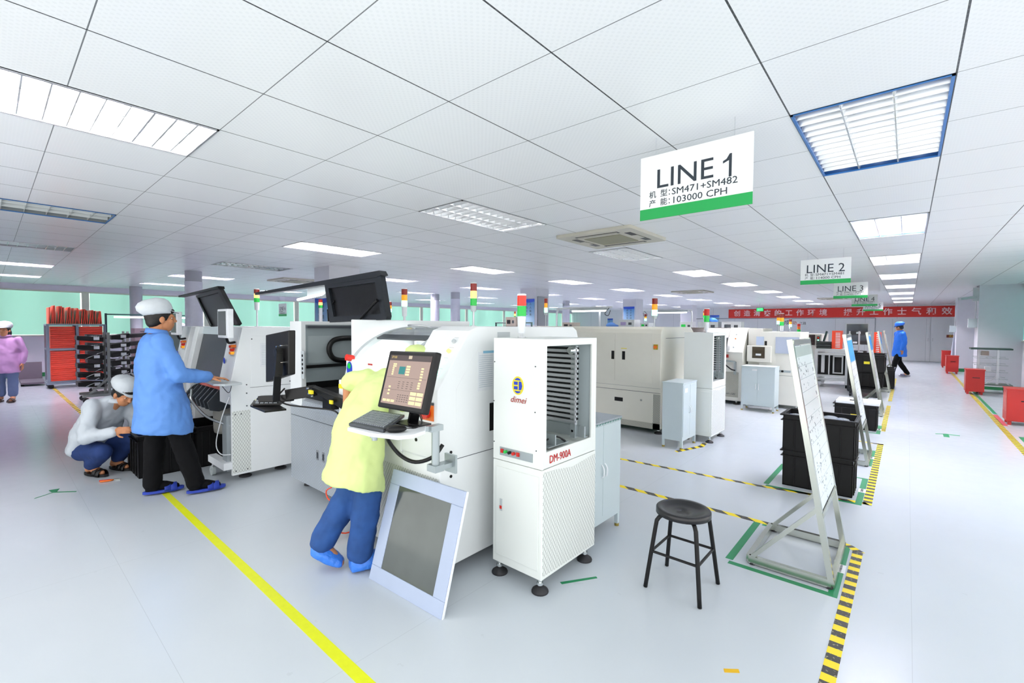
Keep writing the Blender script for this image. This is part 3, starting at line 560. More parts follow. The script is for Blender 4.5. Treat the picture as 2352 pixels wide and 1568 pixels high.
# ---- grey cabinets
def cabinet(x0, x1, y0, y1, z1, face, label, zb=.1, sheet=False):
    t = thing('tool_cabinet', label, 'cabinet', ((x0+x1)/2, (y0+y1)/2, 0), 'grey steel cabinets')
    B(x0, x1, y0, y1, zb, z1-.012).build('body', GREY, t, .002)
    B(x0-.006, x1+.006, y0-.006, y1+.006, z1-.012, z1).build('top', pbr('patterned_plate', '#b4bcc4', .4, .3, bump=.8, bscale=120) if sheet else GREY, t)
    if sheet:
        m = MB()
        for k in range(14): yy = y0+(y1-y0)*(k+.2)/14; m.prism([(yy, z1-.022), (yy+.018, z1-.022), (yy+.03, z1-.012), (yy+.012, z1-.012)], 'x', x1+.0065, x1+.0075)
        m.build('edge_trim', pbr('teal_edge', '#5f8f86', .5), t)
    for k in (0, 1):
        if face == '+x':
            ya = y0+.012+(y1-y0-.024)/2*k; yb = ya+(y1-y0-.024)/2-.004; d = B(x1+.0005, x1+.005, ya, yb, zb+.05, z1-.03).build('door', GREY, t, .001)
            hy = yb-.02 if k == 0 else ya+.02; MB().tube([(x1+.005, hy, .5*z1+.02), (x1+.022, hy, .5*z1+.03), (x1+.024, hy, .5*z1+.08), (x1+.005, hy, .5*z1+.11)], .005, 8).build('handle', PAPER, d)
        else:
            xa = x0+.012+(x1-x0-.024)/2*k; xb = xa+(x1-x0-.024)/2-.004; d = B(xa, xb, y0-.005, y0-.0005, zb+.05, z1-.03).build('door', GREY, t, .001)
            hx = xb-.02 if k == 0 else xa+.02; MB().tube([(hx, y0-.005, .5*z1-.01), (hx, y0-.022, .5*z1), (hx, y0-.022, .5*z1+.07), (hx, y0-.005, .5*z1+.09)], .006, 8).build('handle', PAPER, d)
    if face == '+x': B(x1+.005, x1+.006, y0+.05, y0+.14, z1-.12, z1-.07).build('paper_label', PAPER, t)
    else: B((x0+x1)/2-.09, (x0+x1)/2-.01, y0-.007, y0-.005, z1-.08, z1-.05).build('paper_label', PAPER, t)
    for x in (x0+.015, x1-.015):
        for y in (y0+.015, y1-.015):
            o = B(x-.014, x+.014, y-.014, y+.014, .02, zb).build('leg', GREY, t); MB().cyl((x, y, 0), (x, y, .02), .017, n=12).build('brass_foot', pbr('brass', '#b09a50', .3, .8), o)
    return t
cabinet(-1.95, -1.575, 2.53, 3.045, .815, '+x', 'grey steel cabinet with two doors right behind the DM-900A loader', .1, True)
cabinet(-2.25, -2.0, 5.42, 5.88, .80, '+x', 'small grey two-door cabinet in front of the second white loader')
cabinet(-2.215, -1.69, 8.8, 9.15, .79, '-y', 'grey two-door cabinet in the third row beside the cream machine')
# ---- solder paste printer of line 1
t = PR = thing('solder_paste_printer', 'white printing machine with curved glass hood where the yellow shirted worker leans in', 'machine', (-2.5, 2.3, 0))
x0, x1, yf = -3.06, -1.97, 1.66
prof = [(yf, .07), (yf, .70), (yf-.02, .715), (yf-.02, 1.10), (1.885, 1.44), (1.96, 1.465), (3.0, 1.465), (3.05, 1.44), (3.07, 1.39), (3.07, .07)]
m = MB().prism(prof, 'x', -2.31, x1)                              # right block with the light strip
m.box(-3.06, -2.31, 2.3, 3.07, .07, 1.465); m.box(-3.06, -2.31, yf, 2.3, .07, .88); m.box(-3.06, -2.31, yf-.02, yf+.02, .70, 1.02)
m.box(-3.06, -2.98, yf-.02, 2.3, .7, 1.08); m.build('body', WHITE2, t, .006)
B(x0+.06, -2.31, 2.28, 2.3, .88, 1.44).build('inner_wall', pbr('inner_grey', '#c6ccd0', .5), t)
m = MB().prism([(yf+.0, .08), (yf+.0, .60), (yf-.0025, .60), (yf-.0025, .08)], 'x', x0, -1.985); m.build('diamond_sheet', SKINMESH, t)
# hood: quarter ellipse shell with left frame and glass
def hood(y, z): return [(2.25-(2.25-yf+.02)*math.cos(a), 1.08+(1.462-1.08)*math.sin(a)) for a in [R(90)*k/14 for k in range(15)]]
H = hood(0, 0); 
fr = MB(); inner = [(y+.03*(1-i/14)+.004, z-.028) for i, (y, z) in enumerate(H)]
fr.prism(H+inner[::-1], 'x', -2.975, -2.93); fr.prism(H+inner[::-1], 'x', -2.345, -2.312)
fr.prism(H[12:]+[(2.3, 1.462), (2.3, 1.45)]+[(y, z-.012) for y, z in H[12:]][::-1], 'x', -2.93, -2.345); hf = fr.build('hood_frame', LGREY, t)
g = MB().prism(H[9:13]+[(y+.002, z-.006) for y, z in H[9:13]][::-1], 'x', -2.93, -2.345); g.build('hood_glass', pbr('smoked_glass', '#59646c', .08, spec=.8, alpha=.55), t)
MB().prism(H[8:10]+[(y+.005, z-.012) for y, z in H[8:10]][::-1], 'x', -2.93, -2.345).build('hood_rim', DGREY, t)
MB().tube([(-2.62, 1.98, 1.448), (-2.63, 1.93, 1.47), (-2.5, 1.94, 1.468), (-2.46, 2.0, 1.452)], .006, 8).build('handle', ALU, t)
MB().cyl((-2.9, 2.2, 1.36), (-2.36, 2.2, 1.36), .012, n=10).build('work_lamp', pbr('work_lamp_tube', '#ffffff', .3, emit=3), t)
area('work_lamp_light', (-2.62+2.5, 2.1-2.3, 1.34), .5, .05, 3, parent=t)
# right side door and seams
m = MB(); sf = x1+.0015
m.prism([(1.78, .815), (1.78, 1.10), (1.955, 1.335), (2.9, 1.335), (2.9, .815)], 'x', x1, sf); sd = m.build('side_door', WHITE2, t, .0008)
B(x1, sf, yf+.005, 3.05, .69, .693).build('seam', DGREY, t)
B(x1+.001, x1+.004, 2.06, 2.25, .81, .985).build('side_opening', BLACK, t)
pp = B(sf, sf+.001, 1.955, 2.13, 1.07, 1.31).build('instruction_sheet', PAPER, t); B(sf+.001, sf+.0014, 2.0, 2.13, 1.30, 1.315).build('header', pbr('light_blue_print', '#8cc4e0', .6), pp)
for k in range(16): B(sf+.001, sf+.0014, 1.965, 2.085, 1.285-k*.0128, 1.287-k*.0128).build('text_line', pbr('pale_print', '#a9bccb', .6), pp)
B(x1, sf+.0005, 2.13, 2.25, 1.385, 1.43).build('rating_plate', LGREY, t)
for z in (.74, .60): MB().cyl((x1, 1.74, z), (x1+.004, 1.74, z), .009, n=16).build('black_plug', BLACK, t)
# light buttons on the slanted strip
nrm = Vector((0, -(1.44-1.10), 1.885-yf+.02)).normalized()
for k, (z, c) in enumerate(((1.372, LGREY), (1.315, AMBLIT), (1.255, GRNLIT), (1.195, GRNLIT))):
    y = yf-.02+(z-1.10)/(.34)*(1.885-yf+.02); p = Vector((-2.045, y, z)); MB().cyl(p, p+nrm*.016, .0125, n=16).build('indicator_button', c if k else LGREY, t)
    q = p+Vector((.0, 0, .0)); text(('POWER', 'ALARM', 'START', 'STOP')[k] if False else '. . . .', .02, p+nrm*.001+Vector((0, .02, .028)), ((1, 0, 0), (0, nrm.z, -nrm.y)), INK, t)
# rotary main switch
q = B(-2.11, -2.0, yf-.026, yf-.02, .93, 1.02).build('switch_plate', ORANGE, t); B(-2.10, -2.0, yf-.028, yf-.02, 1.02, 1.035).build('switch_label', DGREY, q)
MB().cyl((-2.055, yf-.05, .975), (-2.055, yf-.026, .975), .034, n=20).build('rotary_knob', RED, q)
# emergency stop, antistatic sticker, warning plate
MB().cyl((-2.875, yf-.06, 1.25), (-2.875, yf-.01, 1.24), .022, n=18).build('emergency_stop', RED, t)
B(-2.93, -2.85, yf-.03, yf+.02, 1.05, 1.235).build('stop_bracket', WHITE2, t)
s = MB(); s.prism([(-2.885+.034*math.cos(a*math.pi/12), 1.168+.05*math.sin(a*math.pi/12)) for a in range(24)], 'y', yf-.034, yf-.030); s = s.build('blue_oval_sticker', BLUE, t); MB().prism([(-2.885+.02*math.cos(a*math.pi/8), 1.19+.02*math.sin(a*math.pi/8)) for a in range(16)], 'y', yf-.036, yf-.034).build('green_mark', GRN, s)
B(-2.74, -2.685, yf+.02, yf+.022, 1.2, 1.212).build('warning_plate', REDINK, t)
B(-3.05, -2.99, yf-.024, yf-.02, 1.02, 1.05).build('yellow_warning_label', YEL, t)
MB().cyl((-2.16, yf-.02, .8), (-2.16, yf-.024, .8), .01, n=12).build('keyhole', BLACK, t)
for x in (-2.95, -1.93):
    for y in (1.72, 2.9): foot(x if x < -2 else -2.03, y, .07, t, .05)
# monitor arm with tray, monitor, keyboard, mouse
t = thing('keyboard_stand', 'grey steel swing arm with a white tray in front of the white printer', 'stand', (-1.87, 1.6, .7))
MB().cyl((-1.87, 1.545, .72), (-1.87, 1.545, .925), .021, n=18).build('post', ZINC, t)
B(-1.905, -1.835, 1.515, 1.575, .70, .735).box(-1.90, -1.84, 1.56, 1.655, .705, .73).box(-1.91, -1.82, 1.64, 1.655, .67, .77).build('wall_bracket', ZINC, t)
MB().bar((-1.87, 1.56, .93), (-1.95, 1.30, .938), .04, .026).bar((-1.87, 1.58, .93), (-1.87, 1.50, .93), .045, .03).cyl((-1.98, 1.25, .915), (-1.98, 1.25, .952), .022, n=16).cyl((-1.98, 1.25, .90), (-1.98, 1.25, .916), .014, n=12).bar((-1.95, 1.30, .938), (-1.98, 1.25, .938), .04, .026).build('swing_link', ZINC, t)
TR = [(-2.051, 1.144), (-1.871, 1.153), (-1.722, 1.204), (-1.695, 1.269), (-1.722, 1.361), (-1.871, 1.482), (-1.963, 1.509), (-2.222, 1.482), (-2.269, 1.417)]
MB().prism(TR, 'z', .952, .97).build('tray', PAPER, t, .004)
MB().tube([(-2.10, 1.40, .90), (-2.16, 1.45, .83), (-2.12, 1.5, .745), (-2.02, 1.53, .72), (-1.92, 1.57, .76), (-1.9, 1.62, .82)], .011, 10).build('corrugated_hose', BLACK, t)
t = thing('monitor', 'black monitor with a brown machine control screen on the printer arm', 'monitor', (-1.85, 1.4, .925))
A0, A1, A2, A3 = Vector((-2.045, 1.305, 1.052)), Vector((-1.665, 1.305, 1.060)), Vector((-1.655, 1.375, 1.345)), Vector((-2.035, 1.375, 1.338))
u = (A1-A0); v = (A3-A0); nn = u.cross(v).normalized()
MB().slab(A0, u, v, -nn*.035).build('casing', BLACK, t, .008)
def on(a, b, d=0.0): return A0+u*a+v*b+nn*d
MB().slab(on(.065, .085, .0005), u*.87, v*.84, nn*.001).build('screen', pbr('screen_brown', '#a08a80', .35, emit=.55), t)
sc = MB().slab(on(.065, .83, .0016), u*.87, v*.095, nn*.0004).build('title_bar', pbr('screen_dark', '#5a4c4c', .35, emit=.3), t)
pc = pbr('screen_cream', '#f0d8a0', .35, emit=.6); pd = pbr('screen_line', '#6a5a58', .4, emit=.2); pt_ = pbr('screen_teal', '#1a8a8a', .35, emit=.4)
def px(a, b, w, h, m, nm='screen_field'): MB().slab(on(a, b, .0016), u*w, v*h, nn*.0004).build(nm, m, t)
for k in range(6): px(.17+.012*(0), .755-k*.035, .075 if k < 2 else .04, .024, pc)
px(.32, .60, .13, .13, pt_, 'board_map')
for k in range(4): px(.47, .72-k*.045, .08, .03, pc)
for k in range(5): px(.78, .70-k*.045, .05, .026, pc)
for k in range(3): px(.77, .46-k*.04, .05, .028, pc); px(.17, .36-k*.06, .045, .03, pc)
for i in range(2):
    for k in range(3): px(.66+.135*i, .27-k*.075, .12, .055, pc)
for k in range(3): px(.10+.09*k, .12, .075, .04, pc)
for k in range(4):
    for j in range(5): px(.40+.05*j, .25-.035*k, .03, .01, pd)
for k in range(4):
    for j in range(4): px(.36+.09*j, .47-.035*k, .04, .008, pd)
for z in (.54, .33): px(.08, z, .84, .004, pd)
MB().slab(on(.475, .865, .0022), u*.07, v*.055, nn*.0004).build('screen_emblem', pbr('screen_beige', '#dccbb0', .4, emit=.4), t)
text('SP100', .018, on(.16, .885, .0024), (tuple(u.normalized()), tuple(v.normalized())), pbr('screen_gold', '#c8b070', .4, emit=.4), t)
MB().bar((-1.85, 1.385, 1.14), (-1.87, 1.41, 1.02), .05, .02).bar((-1.87, 1.41, 1.03), (-1.9, 1.42, .972), .05, .02).box(-1.97, -1.80, 1.35, 1.46, .9705, .977).build('stand', BLACK, t)
MB().tube([(-1.78, 1.36, 1.06), (-1.76, 1.37, 1.0), (-1.8, 1.38, .98), (-1.85, 1.36, .98)], .003).build('cable', BLACK, t)
def keyboard(c, label, z, h=.016, rows=6, cols=15, m=DGREY):
    t = thing('keyboard', label, 'keyboard', ((c[0][0]+c[2][0])/2, (c[0][1]+c[2][1])/2, z)); c = [Vector((x, y, z+dz)) for (x, y), dz in zip(c, (0, 0, .012, .012))]
    MB().hexa([p+Vector((0, 0, .0005)) for p in c], [p+Vector((0, 0, h)) for p in c]).build('case', m, t, .003); km = MB(); KL = pbr('key_grey', '#8d949b', .5)
    for r in range(rows):
        for q in range(cols):
            a0, a1 = .04+.92*q/cols, .04+.92*(q+.82)/cols; b0, b1 = .1+.8*r/rows, .1+.8*(r+.8)/rows
            f = lambda a, b: (c[0]*(1-a)+c[1]*a)*(1-b)+(c[3]*(1-a)+c[2]*a)*b
            P = [f(a0, b0), f(a1, b0), f(a1, b1), f(a0, b1)]; km.hexa([p+Vector((0, 0, h)) for p in P], [p+Vector((0, 0, h+.005)) for p in P])
    tag(km.build('keys', KL, t), kind='stuff'); return t
keyboard([(-2.07, 1.162), (-1.82, 1.195), (-1.996, 1.44), (-2.241, 1.403)], 'dark keyboard with grey keys on the white tray of the printer', .9705)
t = thing('computer_mouse', 'black computer mouse beside the keyboard on the white tray', 'mouse', (-1.80, 1.25, .97))
MB().ell((-1.792, 1.245, .986), (.026, .05, .018), rot=Euler((0, 0, R(-35))).to_matrix()).build('mouse_shell', BLACK, t)
MB().tube([(-1.77, 1.29, .985), (-1.73, 1.32, .99), (-1.72, 1.34, 1.03), (-1.74, 1.33, 1.07)], .002, 6).build('cable', BLACK, t)
# leaning display screen / glass door panel
t = thing('framed_glass_panel', 'pale blue framed glass panel leaning against the printer', 'panel', (-2.03, 1.5, 0))
P0 = Vector((-2.327, 1.425, 0)); U = Vector((.605, .03, 0)); V = Vector((-.005, .175, .60)); Nn = U.cross(V).normalized()
a = .14; b = .13; m = MB(); th = -Nn*.018; PB = pbr('pale_blue_enamel', '#b2bfd8', .3)
m.slab(P0, U, V*b, th).slab(P0+V*(1-b), U, V*b, th).slab(P0+V*b, U*a, V*(1-2*b), th).slab(P0+U*(1-a)+V*b, U*a, V*(1-2*b), th); m.build('frame', PB, t, .003)
MB().slab(P0+U*a+V*b-Nn*.004, U*(1-2*a), V*(1-2*b), -Nn*.004).build('pane', pbr('reflective_grey_glass', '#5d6462', .1, .3, .8, var=.25, nscale=3), t)
MB().slab(P0+U*1.0-Nn*.0185, U*.01, V, Nn*.012).build('white_edge', PAPER, t)
# tower lights on the printer
tower(-2.669, 2.6, 1.465, .357, (REDD, AMBLIT, GRN), 'red amber green signal light standing in the middle of the printer roof', .026, .008, .06)
# ---- pick and place machine with opened black cover
t = thing('pick_and_place_machine', 'white placement machine with its black cover raised, between printer and operator', 'machine', (-3.65, 2.4, 0))
x0, x1, yf, yb = -4.22, -3.1, 1.8, 2.97; zt = 1.50
m = MB().box(x0, x0+.22, yf, yb, .08, zt).box(x1-.03, x1, yf-.02, yb, .75, zt+.01).box(x0, x1, yb-.03, yb, .08, zt).box(x0, x1, 2.45, yb, 1.35, zt).box(x0, x1, yf+.04, yb, .08, .86); m.build('body', WHITE2, t, .005)
m = MB().prism([(yf-.003, .085), (yf-.003, .74), (yf+.008, .80), (yf+.055, .83), (yf+.055, .085)], 'x', x0+.01, x1-.005); m.build('diamond_sheet_front', SKINMESH2, t)
B(x0+.02, x1-.01, yf-.0045, yf-.003, .66, .664).build('seam', DGREY, t)
for x in (-3.70, -3.60): q = B(x-.02, x+.02, yf-.007, yf-.003, .34, .42).build('latch', ALU, t); B(x-.011, x+.011, yf-.009, yf-.007, .355, .405).build('recess', DGREY, q)
xw = x0+.22; B(xw, x1-.03, 2.43, 2.45, .86, 1.40).build('back_panel', LGREY, t); ig = pbr('interior_grey', '#97a3a6', .45)
B(xw+.001, xw+.004, 1.84, 2.44, .88, 1.47).build('side_panel', ig, t); B(xw+.005, xw+.008, 1.86, 2.30, 1.125, 1.37).build('inset_panel', pbr('interior_grey_inset', '#a7b2b4', .4), t); B(xw+.005, xw+.02, 1.84, 2.43, 1.085, 1.112).build('rail', BLACK, t)
B(xw+.004, xw+.012, 1.84, 2.43, .88, .96).build('lower_recess', BLACK, t); B(xw+.004, xw+.04, 1.84, 2.43, 1.44, 1.46).build('upper_rail', DGREY, t)
MB().tube([(xw+.04, 2.32, 1.345), (xw+.04, 2.16, 1.345), (xw+.04, 2.07, 1.32), (xw+.04, 2.035, 1.25), (xw+.04, 2.07, 1.17), (xw+.04, 2.16, 1.14), (xw+.04, 2.32, 1.14)], .024, 8).build('cable_chain', BLACK, t)
B(x0+.22, x1-.03, yf+.1, 2.43, .86, .90).build('inner_deck', MATTE, t); B(x0+.22, x1-.03, yf+.02, yf+.06, .83, .905).build('front_rail', BLACK, t)
B(x0+.22, x1-.03, 2.3, 2.34, .99, 1.03).build('gantry_beam', BLACK, t); B(x0+.22, x1-.03, 2.38, 2.45, 1.36, 1.41).build('upper_beam', DGREY, t)
q = B(x0+.225, x0+.285, yf-.004, yf+.004, 1.0, 1.24).build('port_strip', LGREY, t)
for k in range(5): MB().cyl((x0+.255, yf-.007, 1.20-.037*k), (x0+.255, yf-.004, 1.20-.037*k), .012, n=12).build('port', BLACK, q)
lid = MB(); yl = 2.0; lid.prism([(-5.5, 1.795), (-5.5, 1.822), (-3.05, 1.885), (-3.02, 1.85), (-3.1, 1.835)], 'y', yl-.03, yl+.03)
lid.prism([(-3.92, 1.835), (-3.05, 1.87), (-2.96, 1.535), (-3.03, 1.525), (-3.12, 1.80), (-3.86, 1.79)], 'y', yl-.025, yl+.02)
lid.prism([(-3.92, 1.835), (-3.85, 1.80), (-3.76, 1.54), (-3.03, 1.555), (-2.96, 1.535), (-2.97, 1.51), (-3.83, 1.49)], 'y', yl-.025, yl+.02); lo = lid.build('raised_cover', pbr('cover_charcoal', '#1c2127', .35), t)
MB().prism([(-3.86, 1.81), (-3.1, 1.83), (-3.02, 1.54), (-3.77, 1.52)], 'y', yl-.004, yl+.004).build('cover_window', pbr('cover_tinted', '#0c0e10', .3), lo)
MB().cyl((-4.08, yl+.1, 1.46), (-3.9, yl, 1.6), .012, n=10).cyl((-3.9, yl, 1.6), (-3.75, yl-.02, 1.68), .006, n=8).build('gas_strut', BLACK, t)
MB().cyl((-3.3, yl-.04, 1.52), (-3.06, yl-.04, 1.66), .009, n=10).cyl((-3.12, yl-.045, 1.625), (-3.06, yl-.04, 1.66), .012, n=10).build('gas_strut', BLACK, t)
MB().prism([(-4.4, 1.84), (-4.0, 1.85), (-3.98, 1.78), (-4.1, 1.74), (-4.42, 1.73)], 'y', yl+.05, yl+.2).build('lamp_hood', LGREY, t)
MB().cyl((-4.5, yl-.0, 1.712), (-4.02, yl-.0, 1.745), .012, n=10).build('work_lamp', pbr('work_lamp_tube', '#ffffff', .3, emit=3), t)
for x in (x0+.1, x1-.2): foot(x, yf+.12, .08, t, .045)
# swing arm with black monitor seen from behind
t = thing('swing_arm_stand', 'black swing arm carrying a keyboard shelf left of the printer', 'stand', (-3.3, 1.7, .95))
m = MB(); m.hexa([(-3.28, 1.52, 1.03), (-3.22, 1.55, .98), (-2.94, 1.62, .87), (-2.93, 1.60, .96)], [(-3.28, 1.57, 1.03), (-3.22, 1.6, .98), (-2.94, 1.68, .87), (-2.93, 1.66, .96)]); m.bar((-3.25, 1.56, .99), (-3.45, 1.45, .95), .05, .08).bar((-3.42, 1.47, .93), (-3.72, 1.36, .90), .04, .05).box(-3.22, -3.09, 1.60, 1.79, .86, .96); ar = m.build('arm', BLACK, t, .004)
for (x, z, w) in ((-3.2, .985, .05), (-3.03, .925, .04)): B(x-w/2, x+w/2, 1.5 if x < -3.1 else 1.565, 1.515 if x < -3.1 else 1.575, z-.008, z+.018).build('yellow_sticker', YEL, ar)
for (x, z) in ((-3.26, 1.01), (-3.24, .975), (-3.2, .96)): MB().cyl((x, 1.505, z), (x, 1.52, z), .006, n=10).build('bolt', CHROME, ar)
MB().prism([(-3.75, 1.30), (-3.42, 1.28), (-3.40, 1.42), (-3.9, 1.50), (-4.0, 1.42)], 'z', .845, .857).build('shelf', BLACK, t)
MB().tube([(-3.45, 1.43, 1.0), (-3.5, 1.4, .93), (-3.4, 1.42, .89), (-3.2, 1.5, .88), (-3.0, 1.58, .87), (-2.95, 1.6, .8)], .006).build('cable', BLACK, t)
t = thing('monitor', 'black monitor seen from its back and side on the swing arm', 'monitor', (-3.3, 1.4, .9))
q0, q1, q2, q3 = Vector((-3.64, 1.37, 1.035)), Vector((-3.31, 1.40, 1.115)), Vector((-3.30, 1.40, 1.43)), Vector((-3.63, 1.37, 1.39))
MB().hexa([q0, q1, q2, q3], [p+Vector((.01, .045, 0)) for p in (q0, q1, q2, q3)]).build('casing', BLACK, t, .006)
MB().bar((-3.39, 1.375, 1.30), (-3.37, 1.35, 1.10), .05, .03).bar((-3.37, 1.35, 1.12), (-3.45, 1.37, .92), .045, .03).cyl((-3.40, 1.39, 1.27), (-3.40, 1.345, 1.27), .03, n=16).build('bracket', BLACK, t)
for (a_, b_) in ((-3.43, 1.31), (-3.36, 1.32), (-3.43, 1.2), (-3.36, 1.2)): MB().cyl((a_, 1.365, b_), (a_, 1.395, b_), .005, n=8).build('screw', CHROME, t)
keyboard([(-3.86, 1.36), (-3.70, 1.30), (-3.5, 1.42), (-3.62, 1.50)], 'black keyboard on the small shelf of the swing arm', .858, rows=5, cols=12, m=BLACK)
t = thing('computer_mouse', 'black mouse on a cream mat at the end of the small shelf', 'mouse', (-3.93, 1.43, .857))
MB().prism([(-3.99, 1.42), (-3.8, 1.345), (-3.74, 1.40), (-3.9, 1.49)], 'z', .8575, .862).build('mat', pbr('cream_mat', '#e6e6b8', .6), t); MB().ell((-3.885, 1.425, .875), (.03, .05, .02), rot=Euler((0, 0, R(60))).to_matrix()).build('mouse_shell', BLACK, t)
# orange coiled air hose
co = [(-3.0, 1.57, .60), (-3.06, 1.56, .50), (-3.1, 1.56, .44), (-3.07, 1.56, .36), (-3.0, 1.56, .345), (-3.07, 1.55, .30), (-3.05, 1.55, .25), (-2.95, 1.54, .245)]
n_ = 90
for k in range(n_+1):
    a_ = k/n_; th_ = a_*2*math.pi*8; co.append((-2.955+.055*math.cos(th_+2)+.02*a_, 1.53+.03*math.sin(th_), .23-.17*a_+.012*math.sin(th_*1.3)))
t = thing('coiled_air_hose', 'orange coiled air hose hanging beside the yellow shirted worker', 'hose', (-2.95, 1.54, 0)); MB().tube(co, .0048, 8, seg=3).build('hose', pbr('orange_hose', '#f4502a', .35), t)
MB().tube([(-2.93, 1.58, .72), (-2.96, 1.575, .66), (-3.0, 1.57, .6)], .012).build('black_sleeve', BLACK, t); MB().cyl((-2.975, 1.572, .64), (-3.01, 1.568, .585), .009, n=10).build('connector', CHROME, t)
MB().tube([co[-1], (-2.9, 1.6, .03), (-2.88, 1.72, .05)], .0048).build('hose_tail', pbr('orange_hose', '#f4502a', .35), t)
# ---- left machine with the standing operator
def placer(dx, label, first):
    t = thing('pick_and_place_machine', label, 'machine', (-5.45+dx, 1.8, 0)); X0, X1, Y0 = -6.15+dx, -4.70+dx, 1.47
    pr = [(Y0, .06), (Y0, .95), (Y0+.10, 1.44), (2.08, 1.44), (2.08, .06)]
    m = MB().prism(pr, 'x', X1-.03, X1).prism([(Y0+.0, .72), (Y0, .95), (Y0+.10, 1.44), (Y0+.16, 1.44), (Y0+.1, .72)], 'x', X1-.32, X1-.03).prism([(Y0, .72), (Y0, .95), (Y0+.1, 1.44), (Y0+.3, 1.44), (Y0+.3, .72)], 'x', X0, X0+.14)
    m.box(X0, X1, 1.95, 2.08, .06, 1.44).box(X0, X1, 1.7, 2.08, 1.38, 1.44).box(X0, X1-.3, 1.66, 1.95, .62, .74).box(X0, X0+.1, Y0+.05, 1.95, .06, .8).box(X1-.14, X1-.03, Y0+.05, 1.95, .06, .8); m.build('body', WHITE2, t, .004)
    w = MB().prism([(Y0+.03, .86), (Y0+.045, .86), (Y0+.15, 1.36), (Y0+.135, 1.36)], 'x', X0+.16, X1-.33); w.build('slanted_window', pbr('smoke_window', '#3f454c', .35, spec=.3), t)
    MB().prism([(Y0+.02, .825), (Y0+.02, .86), (Y0+.06, .86), (Y0+.06, .825)], 'x', X0+.14, X1-.33).build('red_guard', pbr('red_guard', '#b8452c', .4), t)
    MB().prism([(Y0+.13, 1.36), (Y0+.145, 1.44), (Y0+.2, 1.44), (Y0+.18, 1.36)], 'x', X0+.14, X1-.32).build('header_strip', GREY, t)
    B(X1, X1+.0015, Y0+.004, Y0+.16, .08, .66).build('diamond_sheet', SKINMESH, t)
    B(X1, X1+.001, Y0+.16, 2.07, .868, .871).build('seam', DGREY, t); B(X1, X1+.002, Y0+.17, 2.04, .88, 1.36).build('side_door', WHITE2, t, .001)
    pp = B(X1+.002, X1+.003, 1.72, 1.9, 1.06, 1.29).build('instruction_sheet', PAPER, t)
    for k in range(12): B(X1+.003, X1+.0034, 1.735, 1.885, 1.26-k*.016, 1.262-k*.016).build('text_line', pbr('pale_print', '#a9bccb', .6), pp)
    for (y, z) in ((1.5, .63), (1.5, .1), (1.6, .1), (1.6, .7), (1.6, .82), (1.6, .9), (2.0, .9), (1.65, 1.33), (1.55, .63)): MB().cyl((X1, y, z), (X1+.004, y, z), .006, n=8).build('screw', DGREY, t)
    # control plate
    q = MB().prism([(Y0+.035, 1.17), (Y0+.04, 1.17), (Y0+.078, 1.29), (Y0+.073, 1.29)], 'x', X1-.13, X1-.03).build('button_plate', LGREY, t)
    for (a_, z, c) in ((.10, 1.26, RED), (.055, 1.265, ORANGE), (.10, 1.2, ORANGE), (.06, 1.2, AMB), (.08, 1.23, RED)): MB().cyl((X1-a_, Y0+.02, z), (X1-a_, Y0+.06, z), .014, n=12).build('push_button', c, q)
    MB().ell((X1-.245, Y0+.02, 1.12), (.02, .006, .03)).build('blue_oval_sticker', BLUE, t)
    # small touch screen on a stem
    q = B(X1-.09, X1+.17, 1.395, 1.445, 1.345, 1.605).build('operator_screen', PAPER, t, .006); B(X1-.07, X1+.13, 1.393, 1.3955, 1.37, 1.585).build('display', pbr('display_olive', '#4c564e', .2), q)
    MB().tube([(X1+.02, 1.43, 1.36), (X1-.02, 1.46, 1.3), (X1-.08, 1.53, 1.3)], .012).build('screen_stem', BLACK, t)
    # tray
    MB().prism([(X1-.42, 1.33), (X1+.10, 1.30), (X1+.20, 1.36), (X1+.19, 1.5), (X1-.30, 1.5)], 'z', .925, .945).build('keyboard_tray', LGREY, t, .004)
    MB().tube([(X1-.38, 1.36, .93), (X1-.62, 1.33, .86), (X1-.68, 1.33, .78), (X1-.66, 1.33, .70), (X1-.35, 1.37, .58), (X1-.05, 1.48, .52)], .013, 10).build('tray_support', CHROME, t)
    MB().tube([(X1+.1, 1.36, .93), (X1+.15, 1.40, .86), (X1+.1, 1.44, .90), (X1+.05, 1.45, .93)], .003, 6).build('cable', BLACK, t)
    MB().tube([(X1-.02, 1.46, .8), (X1-.1, 1.42, .6), (X1-.2, 1.4, .35), (X1-.15, 1.42, .25), (X1+.02, 1.45, .27)], .005, 6).build('white_cable', PAPER, t)
    # feeder clutter and bagged cover
    m = MB()
    for k in range(7): xx = X0+.2+k*.13; m.prism([(1.42, .62), (1.40, .70), (1.50, .82), (1.72, .84), (1.72, .66), (1.5, .6)], 'x', xx, xx+.03)
    m.build('feeder_bank', DGREY, t, .003)
    m = MB(); rr = []
    for k in range(9):
        zz = .36+.37*k/8; ww = .17+.03*math.sin(k*1.7); rr.append([(X1-.62+ww*math.cos(a*math.pi/8)+.02*math.sin(3*a+k), 1.60+.09*math.sin(a*math.pi/8), zz) for a in range(16)])
    m.rings(rr).build('grey_dust_bag', pbr('grey_bag', '#83837e', .55, bump=.6, bscale=12), t)
    B(X1-.16, X1-.04, 1.44, 1.5, .1, .62).build('clear_side_cover', pbr('clear_acrylic', '#b9c2c8', .1, alpha=.6), t)
    B(X1-.45, X1+.0, 1.40, 1.47, .125, .19).build('base_beam', PAPER, t)
    q = MB().cyl((X1-.38, 1.405, .045), (X1-.38, 1.435, .045), .045, n=20).build('caster', pbr('clear_wheel', '#c3cccc', .2), t); MB().bar((X1-.38, 1.42, .05), (X1-.36, 1.43, .125), .035, .02).build('fork', CHROME, q)
    for x in (X1-.12, X0+.12):
        for y in (1.62, 1.95): foot(x, y, .06, t, .055)
